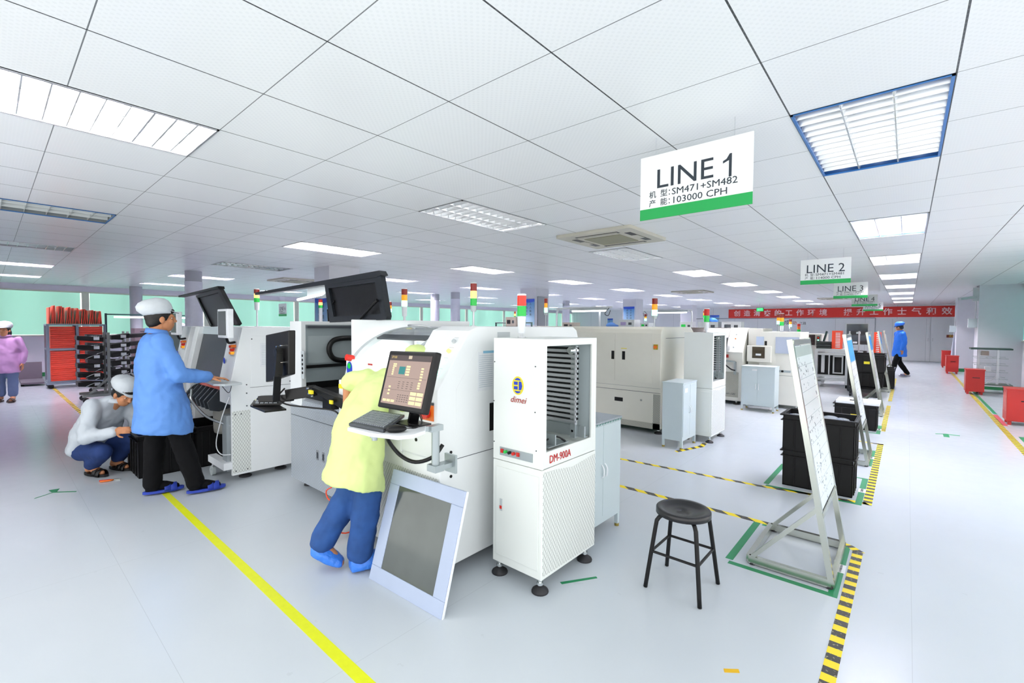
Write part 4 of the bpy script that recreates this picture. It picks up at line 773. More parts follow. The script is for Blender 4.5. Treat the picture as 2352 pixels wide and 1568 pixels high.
    if first:
        q = MB(); q.hexa([(-6.96, 1.6, 1.805), (-6.96, 1.6, 1.825), (-5.47, 1.6, 1.868), (-5.45, 1.6, 1.84)], [(-6.96, 1.66, 1.805), (-6.96, 1.66, 1.825), (-5.47, 1.66, 1.868), (-5.45, 1.66, 1.84)])
        q.prism([(-6.28, 1.80), (-5.47, 1.85), (-4.94, 1.475), (-5.0, 1.455), (-5.5, 1.80), (-6.2, 1.77), (-5.73, 1.46), (-5.78, 1.445)], 'y', 1.61, 1.65); lo = q.build('raised_cover', BLACK, t); MB().prism([(-6.2, 1.78), (-5.5, 1.81), (-5.0, 1.46), (-5.75, 1.44)], 'y', 1.625, 1.635).build('cover_window', pbr('cover_grey_window', '#26272b', .4), lo)
        MB().cyl((-5.9, 1.66, 1.44), (-6.1, 1.66, 1.7), .008, n=8).build('gas_strut', BLACK, t)
    return t
M1 = placer(0, 'white placement machine with slanted smoke window where the operator in blue stands', True)
placer(-1.62, 'second white placement machine, hidden behind the operator in the blue coat', False)
tower(-6.36, 2.3, 1.44, .49, (REDD, AMBLIT, GRN), 'signal light with white body left of the raised black cover', .032, .009, .055, base=True)
t = thing('worktop_cabinet', 'white cabinet bank standing behind the two left machines', 'cabinet', (-6.5, 2.5, 0)); B(-7.6, -5.2, 2.2, 2.8, .05, 1.44).build('body', WHITE2, t, .004); B(-7.5, -5.3, 2.195, 2.2, .15, 1.3).build('door', WHITE2, t)
B(-7.6, -5.2, 2.2, 2.8, .0, .05).build('plinth', DGREY, t)
# ---- stool
t = thing('stool', 'round black metal stool with four legs standing alone on the floor', 'stool', (-.932, 2.565, 0)); cx, cy = -.932, 2.565
MB().lathe([(.0, .428), (.012, .428), (.013, .430), (.06, .428), (.10, .432), (.118, .444), (.140, .447), (.147, .442), (.148, .415), (.144, .413)], (cx, cy, 0), 40).build('seat', pbr('worn_black_steel', '#131318', .28, spec=.6, var=.3, nscale=30), t)
MB().prism([(cx-.008, cy-.008), (cx+.012, cy-.008), (cx+.012, cy+.006), (cx-.008, cy+.006)], 'z', .4302, .4306).build('seat_slot', BLACK, t)
LEGS = [(-1, -1), (1, -1), (1, 1), (-1, 1)]
for (sx, sy) in LEGS: MB().tube([(cx+sx*.04, cy+sy*.04, .412), (cx+sx*.085, cy+sy*.085, .408), (cx+sx*.105, cy+sy*.105, .385), (cx+sx*.113, cy+sy*.113, .34), (cx+sx*.15, cy+sy*.152, .002)], .0115, 12).build('leg', BLACK, t)
k_ = .128
for i in range(4):
    a_, b_ = LEGS[i], LEGS[(i+1) % 4]; MB().cyl((cx+a_[0]*k_, cy+a_[1]*k_, .205+.0*i), (cx+b_[0]*k_, cy+b_[1]*k_, .205), .0075, n=10).build('stretcher', BLACK, t)
# ---- whiteboard stands
N = NT('handwritten_form'); o_, co_ = N.xyz(); nz = N.n('ShaderNodeTexNoise'); nz.inputs['Scale'].default_value = 22; nz.inputs['Detail'].default_value = 8; mp = N.n('ShaderNodeMapping'); mp.inputs['Scale'].default_value = (1, 1, 2.2); N.l(co_, mp.inputs[0]); N.l(mp.outputs[0], nz.inputs[0])
n2 = N.n('ShaderNodeTexNoise'); n2.inputs['Scale'].default_value = 4; N.l(co_, n2.inputs[0])
wr = N.math('MULTIPLY', N.math('GREATER_THAN', nz.outputs['Fac'], .6), N.math('GREATER_THAN', n2.outputs['Fac'], .52))
ln = N.math('LESS_THAN', N.math('ABSOLUTE', N.math('SUBTRACT', N.math('FRACT', N.math('MULTIPLY', o_[2], 1/.075)), .5)), .02)
c_ = N.mix(N.math('MULTIPLY', ln, .55), lin('#dfe8ea'), lin('#5f7078')); c_ = N.mix(N.math('MULTIPLY', wr, .75), c_, lin('#46525c')); N.l(c_, N.b.inputs['Base Color']); N.b.inputs['Roughness'].default_value = .18
FORM = N.m
def board_stand(ya, yb, label, x0=-.71, x1=-.285, blue=False):
    t = thing('whiteboard_stand', label, 'whiteboard stand', ((x0+x1)/2, (ya+yb)/2, 0), 'steel whiteboard stands along the aisle'); w = .03; xt = -.52; zt = 1.40; z0 = .03
    m = MB().bar((x0, ya, z0), (x1, ya, z0), w, .045).bar((x0, yb, z0), (x1, yb, z0), w, .045).bar((x0, ya, z0), (x0, yb, z0), w, .045).bar((x1, ya, z0), (x1, yb, z0), w, .045); m.build('base_frame', STEEL, t)
    for y in (ya, yb):
        MB().bar((x1, y, z0), (xt, y, zt), .035, .03).build('post', STEEL, t); f = .30; MB().bar((x0+.02, y, z0+.02), (x1+(xt-x1)*f, y, z0+(zt-z0)*f), .028, .022).build('brace', STEEL, t)
    for z in (.40, 1.38): f = (z-z0)/(zt-z0); MB().bar((x1+(xt-x1)*f, ya, z), (x1+(xt-x1)*f, yb, z), .035, .03).build('crossbar', STEEL, t)
    q = []; 
    for (y, z) in ((ya+.018, .425), (yb-.018, .425), (yb-.018, 1.36), (ya+.018, 1.36)): f = (z-z0)/(zt-z0); q.append((x1+(xt-x1)*f+.002, y, z))
    b = MB().hexa(q, [(x+.01, y, z) for x, y, z in q]).build('board', FORM, t)
    if blue:
        q2 = [(q[k][0]+.0105+(q[3-k][0]-q[k][0])*f_, q[k][1], q[k][2]+(q[3-k][2]-q[k][2])*f_) for k, f_ in ((0, .72), (1, .72), (1, .97), (0, .97))]; MB().hexa(q2, [(x+.002, y, z) for x, y, z in q2]).build('blue_poster', POST, b)
    else:
        q2 = [(q[k][0]+.0105+(q[3-k][0]-q[k][0])*f_, q[k][1]+d, q[k][2]+(q[3-k][2]-q[k][2])*f_) for k, f_, d in ((0, .93, 0), (1, .93, 0), (1, .995, 0), (0, .995, 0))]; MB().hexa(q2, [(x+.002, y, z) for x, y, z in q2]).build('header_plate', pbr('header_glass', '#b9c6c0', .15), b)
    for (x, y) in ((x0+.02, ya), (x0+.02, yb), (x1-.01, ya), (x1-.01, yb)): MB().cyl((x, y, 0), (x, y, .012), .018, n=12).build('rubber_foot', RUBBER, t)
board_stand(3.09, 3.70, 'nearest leaning steel stand with a handwritten whiteboard, right of the stool')
board_stand(6.1, 6.68, 'second leaning steel whiteboard stand, behind the stacked black crates', blue=True)
board_stand(9.7, 10.3, 'third leaning steel whiteboard stand, by the black wheeled cart', blue=True)
board_stand(13.55, 14.15, 'fourth steel whiteboard stand, almost edge on', blue=True); board_stand(17.0, 17.6, 'farthest steel whiteboard stand, in front of the walking worker')
# ---- crates
def crate(x0, x1, y0, y1, z0, h, label, fill=None, lip=.03, ylab=True, m=CRATE):
    t = thing('plastic_crate', label, 'crate', ((x0+x1)/2, (y0+y1)/2, z0), 'black plastic crates'); th = .008; i = .018
    m_ = MB().box(x0+i, x1-i, y0+i, y1-i, z0, z0+.01)
    for a, b, c, d in ((x0+i, x1-i, y0+i, y0+i+th), (x0+i, x1-i, y1-i-th, y1-i), (x0+i, x0+i+th, y0+i, y1-i), (x1-i-th, x1-i, y0+i, y1-i)): m_.box(a, b, c, d, z0, z0+h)
    for k in range(1, 5):
        xx = x0+(x1-x0)*k/5; m_.box(xx-.004, xx+.004, y0+.008, y0+i, z0+.01, z0+h-.06); yy = y0+(y1-y0)*k/5; m_.box(x1-i, x1-.008, yy-.004, yy+.004, z0+.01, z0+h-.06)
    m_.build('shell', m, t, .002); r_ = MB()
    for z in (z0+h-.012, z0+h-.06):
        e = .004 if z > z0+h-.03 else .0
        for a, b, c, d in ((x0-e, x1+e, y0-e, y0+i), (x0-e, x1+e, y1-i, y1+e), (x0-e, x0+i, y0-e, y1+e), (x1-i, x1+e, y0-e, y1+e)): r_.box(a, b, c, d, z, z+.012)
    r_.build('rim', m, t, .002)
    if ylab: B((x0+x1)/2-.05, (x0+x1)/2+.05, y0+.016-.010, y0+.0165-.008, z0+h*.45, z0+h*.6).build('yellow_stencil', YEL, t)
    return t
crate(-.87, -.305, 4.85, 5.24, .0, .335, 'lower black plastic crate of the stack behind the first whiteboard stand')
crate(-.875, -.30, 4.845, 5.245, .323, .345, 'upper black plastic crate of the stack, filled with grey bagged parts', ylab=False)
t = thing('bagged_parts', 'grey translucent bags of parts inside the upper black crate', 'bags', (-.59, 5.05, .5), ); m = MB()
for k in range(26): m.ell((-.82+.46*random.random(), 4.9+.28*random.random(), .612+.02*random.random()), (.06, .05, .018), 10, 6)
o = m.build('plastic_bags', pbr('bag_plastic', '#9aa2a8', .25, bump=1, bscale=60), t); B(-.84, -.34, 4.88, 5.21, .34, .60).build('bag_fill', pbr('bag_plastic', '#9aa2a8', .25), t); o['kind'] = 'stuff'
crate(-.81, -.285, 8.25, 8.72, 0, .36, 'low black crate with a white tray on top, by the second whiteboard stand')
t = thing('white_tray_case', 'white flat case with a black handle lying on the low black crate', 'case', (-.53, 8.48, .36)); B(-.78, -.27, 8.26, 8.72, .361, .40).build('case', PAPER, t, .004); B(-.62, -.5, 8.36, 8.39, .4, .412).build('handle', BLACK, t); B(-.48, -.33, 8.3, 8.5, .4, .403).build('paper_slip', LGREY, t)
crate(-6.0, -5.44, .9, 1.34, 0, .405, 'large black crate on the floor in front of the crouching worker', ylab=False); crate(-6.1, -5.45, 1.38, 1.98, 0, .40, 'black crate pushed under the left placement machine', ylab=False) if False else None
crate(-5.98, -5.42, 1.36, 1.7, 0, .42, 'black crate under the placement machine behind the standing operator', ylab=False)
# pliers on floor
t = thing('pliers', 'small pliers with red and orange grips lying on the floor at the left', 'pliers', (-5.6, .72, 0)); MB().tube([(-5.63, .66, .008), (-5.605, .70, .01), (-5.60, .74, .008)], .007).build('red_grip', RED, t); MB().tube([(-5.60, .66, .008), (-5.57, .72, .01), (-5.585, .75, .008)], .007).build('orange_grip', ORANGE, t); MB().bar((-5.592, .745, .006), (-5.58, .80, .006), .014, .008).build('jaws', STEEL, t)
# ================================================================ ROW 2
t = thing('solder_paste_printer', 'large cream second row machine with double doors and black handle slots', 'machine', (-3.6, 6.7, 0))
x0, x1, yf, yb = -4.7, -2.5, 5.95, 7.25
m = MB().prism([(yf, .07), (yf, 1.38), (yf+.03, 1.44), (yf+.10, 1.47), (yb-.2, 1.47), (yb, 1.35), (yb, .07)], 'x', x0, x1); m.build('body', CREAM, t, .008)
B(x0-.001, x1-.0, yf-.002, yf, .565, .57).build('seam', DGREY, t); B(x0, x1, yf-.002, yf, .63, .632).build('seam', DGREY, t)
B(x0+.02, x1, yf-.0015, yf, .07, .15).box(x1-.10, x1, yf-.0015, yf, .07, .55).build('diamond_sheet', SKINMESH3, t)
for a, b in ((-3.72, -3.185), (-3.18, -2.62)): d = B(a, b, yf-.005, yf-.0005, .70, 1.37).build('door', CREAM, t, .001); hx = -3.24 if a < -3.5 else -3.07; B(hx, hx+.045, yf-.007, yf-.005, 1.0, 1.12).build('handle_slot', BLACK, d)
B(-3.09, -3.0, yf-.006, yf-.0045, 1.155, 1.165).build('yellow_label', YEL, t)
d = B(-3.72, -2.60, yf-.005, yf-.0005, .16, .54).build('lower_door', CREAM, t, .001); B(-3.18, -3.05, yf-.007, yf-.005, .40, .455).build('handle_slot', BLACK, d); MB().cyl((-2.77, yf-.009, .45), (-2.77, yf-.005, .45), .014, n=14).build('lock', STEEL, d)
q = B(-2.605, -2.545, yf-.006, yf-.001, 1.16, 1.23).build('switch_plate', pbr('olive_yellow', '#b0a020', .5), t); MB().cyl((-2.575, yf-.03, 1.195), (-2.575, yf-.006, 1.195), .022, n=16).build('rotary_knob', ORANGE, q)
B(x1, x1+.002, 6.1, 7.2, 1.31, 1.315).build('side_seam', DGREY, t)
for x in (x0+.1, x1-.05):
    for y in (yf+.08, yb-.1): foot(x, y, .07, t, .055)
tag(B(-4.6, -2.6, 6.3, 6.36, 0.0, .065).build('floor_curb', GREEND), 'green painted curb under the cream machine of the second row', 'curb')
L2 = loader(-.37, 4.03, 'white magazine loader in the second row, with its narrow window facing the aisle', detail=False)
tower(-2.84, 6.5, 1.47, .43, (REDD, AMB, GRNLIT), 'tall red, orange and lit green signal light on the cream second row machine', .04, .008, .085)
tower(-1.98, 6.15, 1.40, .315, (RED, GRN), 'red and green signal light on the second row loader', .034, .012, .085, base=True)
t = thing('inspection_machine', 'long cream machine bank hidden behind the white printer, second row left part', 'machine', (-7, 6.8, 0))
B(-9.5, -4.85, 6.1, 7.4, .06, 1.43).build('body', CREAM2, t, .01); B(-9.4, -4.9, 6.095, 6.1, .2, 1.2).build('front_panel', CREAM, t)
for x in (-9.3, -5.0): foot(x, 6.2, .06, t, .05)
def arch_lamp(x0, x1, y, z0, zt, label, rev=False):
    t = thing('arched_work_lamp', label, 'lamp', ((x0+x1)/2, y, z0), 'arched work lamps')
    a, b = (x1, x0) if rev else (x0, x1); s = 1 if b > a else -1
    fr = MB().tube([(a, y, z0), (a, y, zt-.12), (a+s*.03, y, zt-.04), (a+s*.12, y, zt), (b, y, zt)], .02, 10)
    fr.tube([(b-s*.30, y+.05, z0), (b-s*.30, y+.05, zt-.1), (b-s*.26, y+.05, zt-.03), (b-s*.16, y+.05, zt)], .018, 10); fr.build('arch_frame', PAPER, t)
    MB().prism([(y-.07, zt-.05), (y+.07, zt-.05), (y+.04, zt-.01), (y-.04, zt-.01)], 'x', min(a, b)+.28*abs(b-a), min(a, b)+.93*abs(b-a)).build('reflector_hood', LGREY, t)
    MB().cyl((min(a, b)+.3*abs(b-a), y-.01, zt-.065), (min(a, b)+.9*abs(b-a), y-.01, zt-.065), .014, n=8).build('lamp_tube', pbr('work_lamp_tube', '#ffffff', .3, emit=3), t)
    B(min(a, b)-.05, max(a, b)+.05, y-.2, y+.3, z0-.03, z0).build('bench_top', LGREY, t); m = MB()
    for x in (a, b):
        for yy in (y-.15, y+.25): m.box(x-.02, x+.02, yy-.02, yy+.02, 0, z0-.03)
    m.build('bench_legs', ALU, t); MB().tube([(b-.05*s, y-.03, zt-.01), (b-.14*s, y-.04, zt-.12), (b-.06*s, y-.05, zt-.16), (b-.02*s, y-.04, zt-.06)], .006, 6).build('cable', BLACK, t); return t
arch_lamp(-5.6, -4.3, 7.9, 1.42, 1.84, 'white arched lamp with fluorescent hood, right of the second square column')
arch_lamp(-5.4, -4.1, 11.62, 1.42, 1.90, 'farther white arched lamp right of the blue poster column', True)
def device(x, y, z, w, h, label, m=LGREY, scr=BLACK, d=.25, name='control_box', cat='device', n=1):
    t = thing(name, label, cat, (x, y, z)); B(x-w/2, x+w/2, y, y+d, z, z+h).build('casing', m, t, .004)
    B(x-w*.36, x-w*.02, y-.003, y-.0005, z+h*.3, z+h*.7).build('display', scr, t); B(x+w*.14, x+w*.34, y-.003, y-.0005, z+h*.35, z+h*.65).build('button_field', DGREY, t); return t
# long bench that carries the small instruments seen above the machines
def bench(x0, x1, y0, y1, z, label):
    t = thing('instrument_bench', label, 'bench', ((x0+x1)/2, (y0+y1)/2, 0)); B(x0, x1, y0, y1, z-.03, z).build('worktop', LGREY, t)
    for x in (x0+.05, x1-.05):
        for y in (y0+.05, y1-.05): B(x-.02, x+.02, y-.02, y+.02, 0, z-.03).build('leg', ALU, t)
bench(-8.0, -5.75, 7.6, 8.3, 1.45, 'instrument bench behind the second row, left of the arched lamp'); bench(-4.2, -3.1, 7.75, 8.3, 1.45, 'instrument bench behind the cream second row machine')
device(-6.72, 7.7, 1.45, .30, .22, 'beige instrument with a small dark display, left of the red and green signal light', pbr('beige_device', '#bdb2a8', .5))
device(-5.35, 7.95, 1.42, .28, .13, 'beige instrument on the bench under the arched lamp', pbr('beige_device', '#bdb2a8', .5))
device(-3.98, 7.85, 1.45, .32, .15, 'white instrument with a violet display behind the cream machine', PAPER, pbr('violet_print', '#b8a8d8', .4))
device(-3.62, 7.85, 1.45, .16, .09, 'small white instrument with a green readout behind the cream machine', PAPER, GRN)
m = MB().cyl((-8.3, 8.9, 1.55), (-7.05, 8.9, 1.55), .015)
for k in range(4): m.box(-7.9+.2*k, -7.87+.2*k, 8.88, 8.92, 1.45, 1.63)
for x in (-8.28, -7.07): m.box(x-.015, x+.015, 8.88, 8.92, 0, 1.56)
tag(m.build('conveyor_rail', pbr('dark_green_rail', '#3d5a55', .5)), 'dark conveyor rail with four upright clamps in front of the green windows', 'rail')
t = thing('cloth_bundle', 'bright blue cloth bundle behind the cream machine, beside the arched lamp', 'cloth', (-4.25, 8.0, 1.45)); MB().ell((-4.35, 7.95, 1.49), (.10, .08, .06)).ell((-4.28, 7.95, 1.475), (.09, .08, .04)).build('cloth', pbr('sky_blue_cloth', '#6aa0ee', .7, bump=.5, bscale=30), t); t.location
tower(-3.21, 2.9, 1.47, .33, (REDD, AMB, GRNLIT), 'signal light with lit green lens just right of the raised black cover', .022, .01, .05, base=True) if False else None
tower(-3.95, 2.85, 1.50, .355, (REDD, AMB, GRNLIT), 'signal light with lit green lens just right of the raised black cover', .03, .013, .06, base=True)
tower(-5.75, 3.9, 1.4, .42, (REDD, AMB, GRNLIT), 'small signal light with lit green lens beside the raised black cover', .02, .008, .05)
t = thing('machine_bank', 'low white machine bank behind the placement machines of the first row', 'machine', (-5.0, 4.0, 0)); B(-8.0, -4.4, 3.6, 4.3, .06, 1.40).build('body', WHITE2, t, .01); B(-7.9, -4.5, 3.595, 3.6, .2, 1.2).build('front_panel', WHITE2, t); foot(-7.8, 3.7, .06, t); foot(-4.6, 3.7, .06, t)
tower(-6.05, 3.9-.9+.0, 1.44, .39, (RED, AMBLIT, GRN), 'small signal light seen under the raised black cover in front of a blue poster', .024, .009, .05, base=True) if False else None
t = thing('signal_tower_light', 'small signal light seen under the raised black cover in front of a blue poster', 'signal light', (-7.7, 3.82, 1.4), 'stack lights on the machines'); X_, Y_ = -7.72, 3.82
MB().cyl((X_, Y_, 1.4), (X_, Y_, 1.76), .03, n=12).build('base', PAPER, t)
for k, c in enumerate((GRN, AMBLIT, RED)): MB().cyl((X_, Y_, 1.76+.05*k), (X_, Y_, 1.807+.05*k), .033, n=16).build('lens', c, t)
tower(-4.95, 6.64, 1.43, .55, (REDD, AMB, GRNLIT), 'signal light on a thin pole in front of the second square column', .03, .007, .085)
tower(-6.85, 8.0, 1.45, .36, (RED, AMBLIT, GRN), 'small red yellow green signal light right of the two colour signal light', .02, .01, .05)
tower(-5.32, 11.6, 1.42, .40, (REDD, AMB, GRNLIT), 'small signal light with lit green lens left of the tall second row signal light', .03, .01, .06, base=True)
tower(-3.3, 10.1, 1.45, .38, (REDD, AMB, GRN), 'small signal light between the two tallest second row signal lights', .026, .01, .05)
# ================================================================ ROW 3
t = thing('solder_paste_printer', 'cream third row machine with a black monitor, left of the grey cabinet', 'machine', (-3.2, 9.9, 0))
x0, x1, yf = -4.3, -2.32, 9.3; pr = [(yf, .07), (yf, .66), (yf-.02, 1.0), (yf+.34, 1.43), (yf+.42, 1.46), (10.3, 1.46), (10.5, 1.4), (10.5, .07)]
MB().prism(pr, 'x', x0, x1).build('body', CREAM2, t, .008)
B(x0+.05, x1-.07, yf-.002, yf, .14, .62).build('diamond_sheet', SKINMESH3, t); text('KP-1580', .045, (-2.52, yf-.004, .2), '-y', INK, t)
MB().prism([(yf-.03, 1.0), (yf-.02, 1.0), (yf+.335, 1.44), (yf+.32, 1.445)], 'x', -2.62, x1).build('control_strip', WHITE2, t)
for k, c in enumerate((LGREY, ORANGE, GRNLIT, LGREY)): z = 1.33-.08*k; y = yf-.03+(z-1.0)*.8; MB().cyl((-2.5, y-.02, z), (-2.5, y, z), .014, n=10).build('indicator_button', c, t)
MB().prism([(yf-.02, 1.03), (yf+.33, 1.445), (yf+.35, 1.46), (yf, 1.05)], 'x', -3.7, -2.64).build('dark_hood', pbr('hood_brown_black', '#2b2622', .2), t)
MB().prism([(yf-.10, .90), (yf-.13, .91), (yf+.02, 1.28), (yf+.05, 1.27)], 'x', -2.86, -2.60).build('monitor', BLACK, t); MB().prism([(yf-.02, 1.0), (yf-.025, 1.0), (yf+.0, 1.22), (yf+.01, 1.22)], 'x', -2.75, -2.64).build('screen', MATTE, t)
q = B(-2.63, -2.57, yf-.04, yf-.0, .89, .95).build('switch_plate', REDINK, t)
MB().tube([(-2.68, yf-.06, .86), (-2.62, yf-.1, .78), (-2.5, yf-.1, .68), (-2.43, yf-.08, .66)], .012, 8).build('cable', BLACK, t); MB().bar((-2.44, yf-.06, .58), (-2.44, yf-.06, .82), .04).bar((-2.44, yf-.06, .82), (-2.75, yf-.06, .84), .03).build('arm_post', ZINC, t)
for x in (x0+.1, x1-.12): foot(x, yf+.08, .07, t, .06)
t = thing('board_unloader', 'pale cream machine with a small dark window and a blue glass hatch, third row', 'machine', (-1.9, 9.8, 0))
x0, x1, yf, yb = -2.29, -1.42, 9.42, 10.3
m = MB().box(x0, x1, yf, yb, .07, .72).box(x0+.22, x1, yf, yb, .70, 1.39).box(x0+.0, x0+.25, yf+.1, yb, .70, 1.45); m.build('body', CREAM2, t, .006)
q = B(x0+.02, x0+.42, yf-.06, yf, .83, 1.13).build('front_box', CREAM2, t, .004); B(x0+.11, x0+.32, yf-.063, yf-.06, .90, 1.11).build('dark_window', pbr('brown_window', '#3b3326', .2), q); B(x0+.17, x0+.26, yf-.065, yf-.063, .95, .985).build('paper_label', PAPER, q)
B(x0+.48, x1-.02, yf-.012, yf, 1.0, 1.3).build('blue_hatch', pbr('hatch_blue', '#b9c4d8', .25), t); B(x0+.30, x0+.34, yf-.002, yf, 1.14, 1.22).build('slot', BLACK, t); B(x0+.16, x0+.29, yf-.003, yf, 1.14, 1.30).build('instruction_sheet', pbr('pale_blue_sheet', '#c5d4ea', .5), t)
B(x0+.55, x0+.73, yf-.004, yf, .66, .70).build('control_panel', ZINC, t); MB().cyl((x0+.6, yf-.012, .68), (x0+.6, yf-.003, .68), .02, n=12).build('knob', BLACK, t); text('JUKI' if False else '', .03, (x0+.7, yf-.014, 1.03), '-y', REDINK, t) if False else None
B(x0, x1, yf-.002, yf, .60, .604).build('seam', DGREY, t)
for x in (x0+.1, x1-.05): foot(x, yf+.05, .07, t, .06)
tower(-1.78, 9.75, 1.39, .35, (REDD, AMB, GRN), 'red orange green signal light on the pale cream third row machine', .035, .02, .075, base=True)
tower(-2.05, 10.9, 1.39, .37, (REDD, AMB, GRNLIT), 'signal light with bright lit green lens just left behind the cream machine light', .035, .012, .07)
tower(-2.12, 12.6, 1.35, .33, (REDD, AMB, GRNLIT), 'signal light with lit green lens on the fourth row machine', .03, .012, .06)
tower(-2.3, 14.9, 1.30, .29, (RED, ORANGE, GRN), 'farthest small red orange green signal light on the brown hooded machine', .04, .01, .08)
# ================================================================ ROW 4 and farther
t = thing('reflow_machine', 'white fourth row machine with dark brown hood opening behind the cream machines', 'machine', (-2.6, 15.2, 0))
B(-4.2, -1.75, 14.8, 16.2, .06, 1.30).build('body', CREAM2, t, .01); B(-2.55, -1.9, 14.79, 14.8, 1.0, 1.28).build('dark_hood', pbr('hood_brown', '#35211f', .25), t); foot(-4, 14.9, .06, t); foot(-1.9, 14.9, .06, t)
t = thing('board_loader', 'tall white fourth row machine carrying a signal light', 'machine', (-2.6, 12.9, 0)); B(-4.4, -2.0, 12.4, 13.4, .06, 1.37).build('body', CREAM2, t, .01); B(-4.3, -2.1, 12.39, 12.4, .2, 1.2).build('front_panel', CREAM, t); foot(-4.2, 12.5, .06, t); foot(-2.2, 12.5, .06, t)
t = thing('conveyor_housing', 'low machine housing behind the third row carrying a signal light', 'machine', (-2.6, 10.95, 0)); B(-4.3, -1.95, 10.7, 11.3, .06, 1.39).build('body', CREAM2, t, .01); B(-4.2, -2.1, 10.69, 10.7, .2, 1.2).build('front_panel', CREAM, t)
B(-4.3, -1.95, 10.7, 11.3, 0, .06).build('plinth', DGREY, t)
for i, (x, w, l) in enumerate(((-3.95, .3, 'small white instrument with green readout behind the third row, left'), (-3.45, .45, 'beige instrument behind the third row, centre'), (-2.95, .4, 'white instrument with dark panel behind the third row, right'))): device(x, 10.8, 1.39, w, .2, l, PAPER if i != 1 else LGREY, (GRN, LGREY, DGREY)[i])
t = thing('aluminium_workbench', 'aluminium profile workbench with open lower bay, right of the cream machines', 'workbench', (-1.4, 14.3, 0)); X0, X1, Y0, Y1 = -1.72, -1.09, 13.7, 14.6
m = MB()
for x in (X0, X1):
    for y in (Y0, Y1): m.box(x-.035, x+.035, y-.035, y+.035, .08, .93)
for z in (.90, .82, .20, .28):
    m.box(X0, X1, Y0-.03, Y0+.03, z-.03, z+.03); m.box(X0-.03, X0+.03, Y0, Y1, z-.03, z+.03); m.box(X1-.03, X1+.03, Y0, Y1, z-.03, z+.03)
m.box((X0+X1)/2-.06, (X0+X1)/2-.03, Y0-.02, Y0+.02, .3, .8); m.build('profile_frame', ALU, t)
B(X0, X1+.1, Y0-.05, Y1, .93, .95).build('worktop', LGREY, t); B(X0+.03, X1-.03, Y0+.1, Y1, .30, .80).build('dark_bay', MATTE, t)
q = MB().box(-1.38, -1.35, Y0+.04, Y0+.08, .34, .78).box(-1.2, -1.17, Y0+.04, Y0+.08, .34, .78).box(-1.38, -1.17, Y0+.04, Y0+.08, .34, .37).box(-1.38, -1.17, Y0+.04, Y0+.08, .75, .78).build('inner_frame', ALU, t); B(-1.62, -1.55, Y0+.05, Y0+.09, .35, .8).build('white_upright', PAPER, t)
for x in (X0, X1): MB().cyl((x, Y0, 0), (x, Y0, .08), .025, n=10).build('foot', BLACK, t)
def stack_mag(x, y, z, w, d, h, n, label, m, name='board_magazine', cat='magazine'):
    t = thing(name, label, cat, (x, y, z), 'board magazines'); g = MB(); g.box(x-w/2, x+w/2, y, y+.01, z, z+h).box(x-w/2, x-w/2+.01, y, y+d, z, z+h).box(x+w/2-.01, x+w/2, y, y+d, z, z+h).box(x-w/2, x+w/2, y+d-.01, y+d, z, z+h).box(x-w/2, x+w/2, y, y+d, z+h-.015, z+h); g.build('frame', m, t)
    s_ = MB()
    for k in range(n): zz = z+.03+(h-.06)*k/n; s_.box(x-w*.12, x+w*.36, y-.004, y-.0005, zz, zz+(h-.06)/n*.45)
    s_.build('slots', PAPER, t); return t
ORM = pbr('red_orange_magazine', '#e2401c', .45)
stack_mag(-1.32, 13.8, .95, .20, .3, .45, 10, 'red board magazine standing on the aluminium workbench', ORM)
for k in range(3): t = thing('board_tray', 'black tray in a stack on the aluminium workbench, %s' % ('bottom', 'middle', 'top')[k], 'tray', (-1.55, 13.8, .95+.06*k), 'black trays on the workbench'); B(-1.73, -1.43, 13.72, 14.0, .9505+.06*k, 1.005+.06*k).build('tray', pbr('tray_black_green', '#232c2a', .5), t, .006); B(-1.74, -1.42, 13.71, 14.01, .995+.06*k, 1.006+.06*k).build('rim', BLACK, t)
t = thing('operator_panel', 'tilted dark operator screen with red and green lamps on a stand by the workbench', 'screen', (-1.66, 14.5, 0)); MB().bar((-1.70, 14.68, 1.05), (-1.62, 14.68, 1.38), .12, .04).build('screen', pbr('green_black', '#26403e', .25), t); q = B(-1.84, -1.78, 14.66, 14.69, 1.1, 1.24).build('lamp_box', BLACK, t)
for z, c in ((1.2, REDL), (1.14, GRNLIT)): MB().cyl((-1.81, 14.65, z), (-1.81, 14.66, z), .018, n=10).build('indicator_lamp', c, q)
B(-1.72, -1.66, 14.67, 14.71, 0, 1.1).build('stand_post', ALU, t)
# black wheeled cart with crates
t = thing('platform_trolley', 'black wheeled trolley frame between the second and third whiteboard stands', 'trolley', (-.68, 12.6, 0)); m = MB().box(-.95, -.42, 12.2, 13.1, .12, .16)
for x in (-.94, -.43): m.box(x-.02, x+.02, 12.2, 12.25, .12, .95 if x < -.5 else .4)
m.box(-.95, -.42, 12.2, 12.24, .10, .17); m.build('frame', BLACK, t)
for x in (-.9, -.46):
    for y in (12.25, 13.0): MB().cyl((x-.02, y, .05), (x+.02, y, .05), .05, n=14).build('wheel', RUBBER, t)
crate(-.98, -.36, 12.75, 13.4, .17, .36, 'lower black crate on the wheeled trolley', ylab=False); crate(-.95, -.33, 12.3, 13.3, .535, .37, 'large black crate with yellow marking on top of the trolley')
crate(-.62, -.2, 14.3, 14.9, 0, .5, 'black crate on the floor behind the trolley, beside the fourth whiteboard stand', ylab=False)
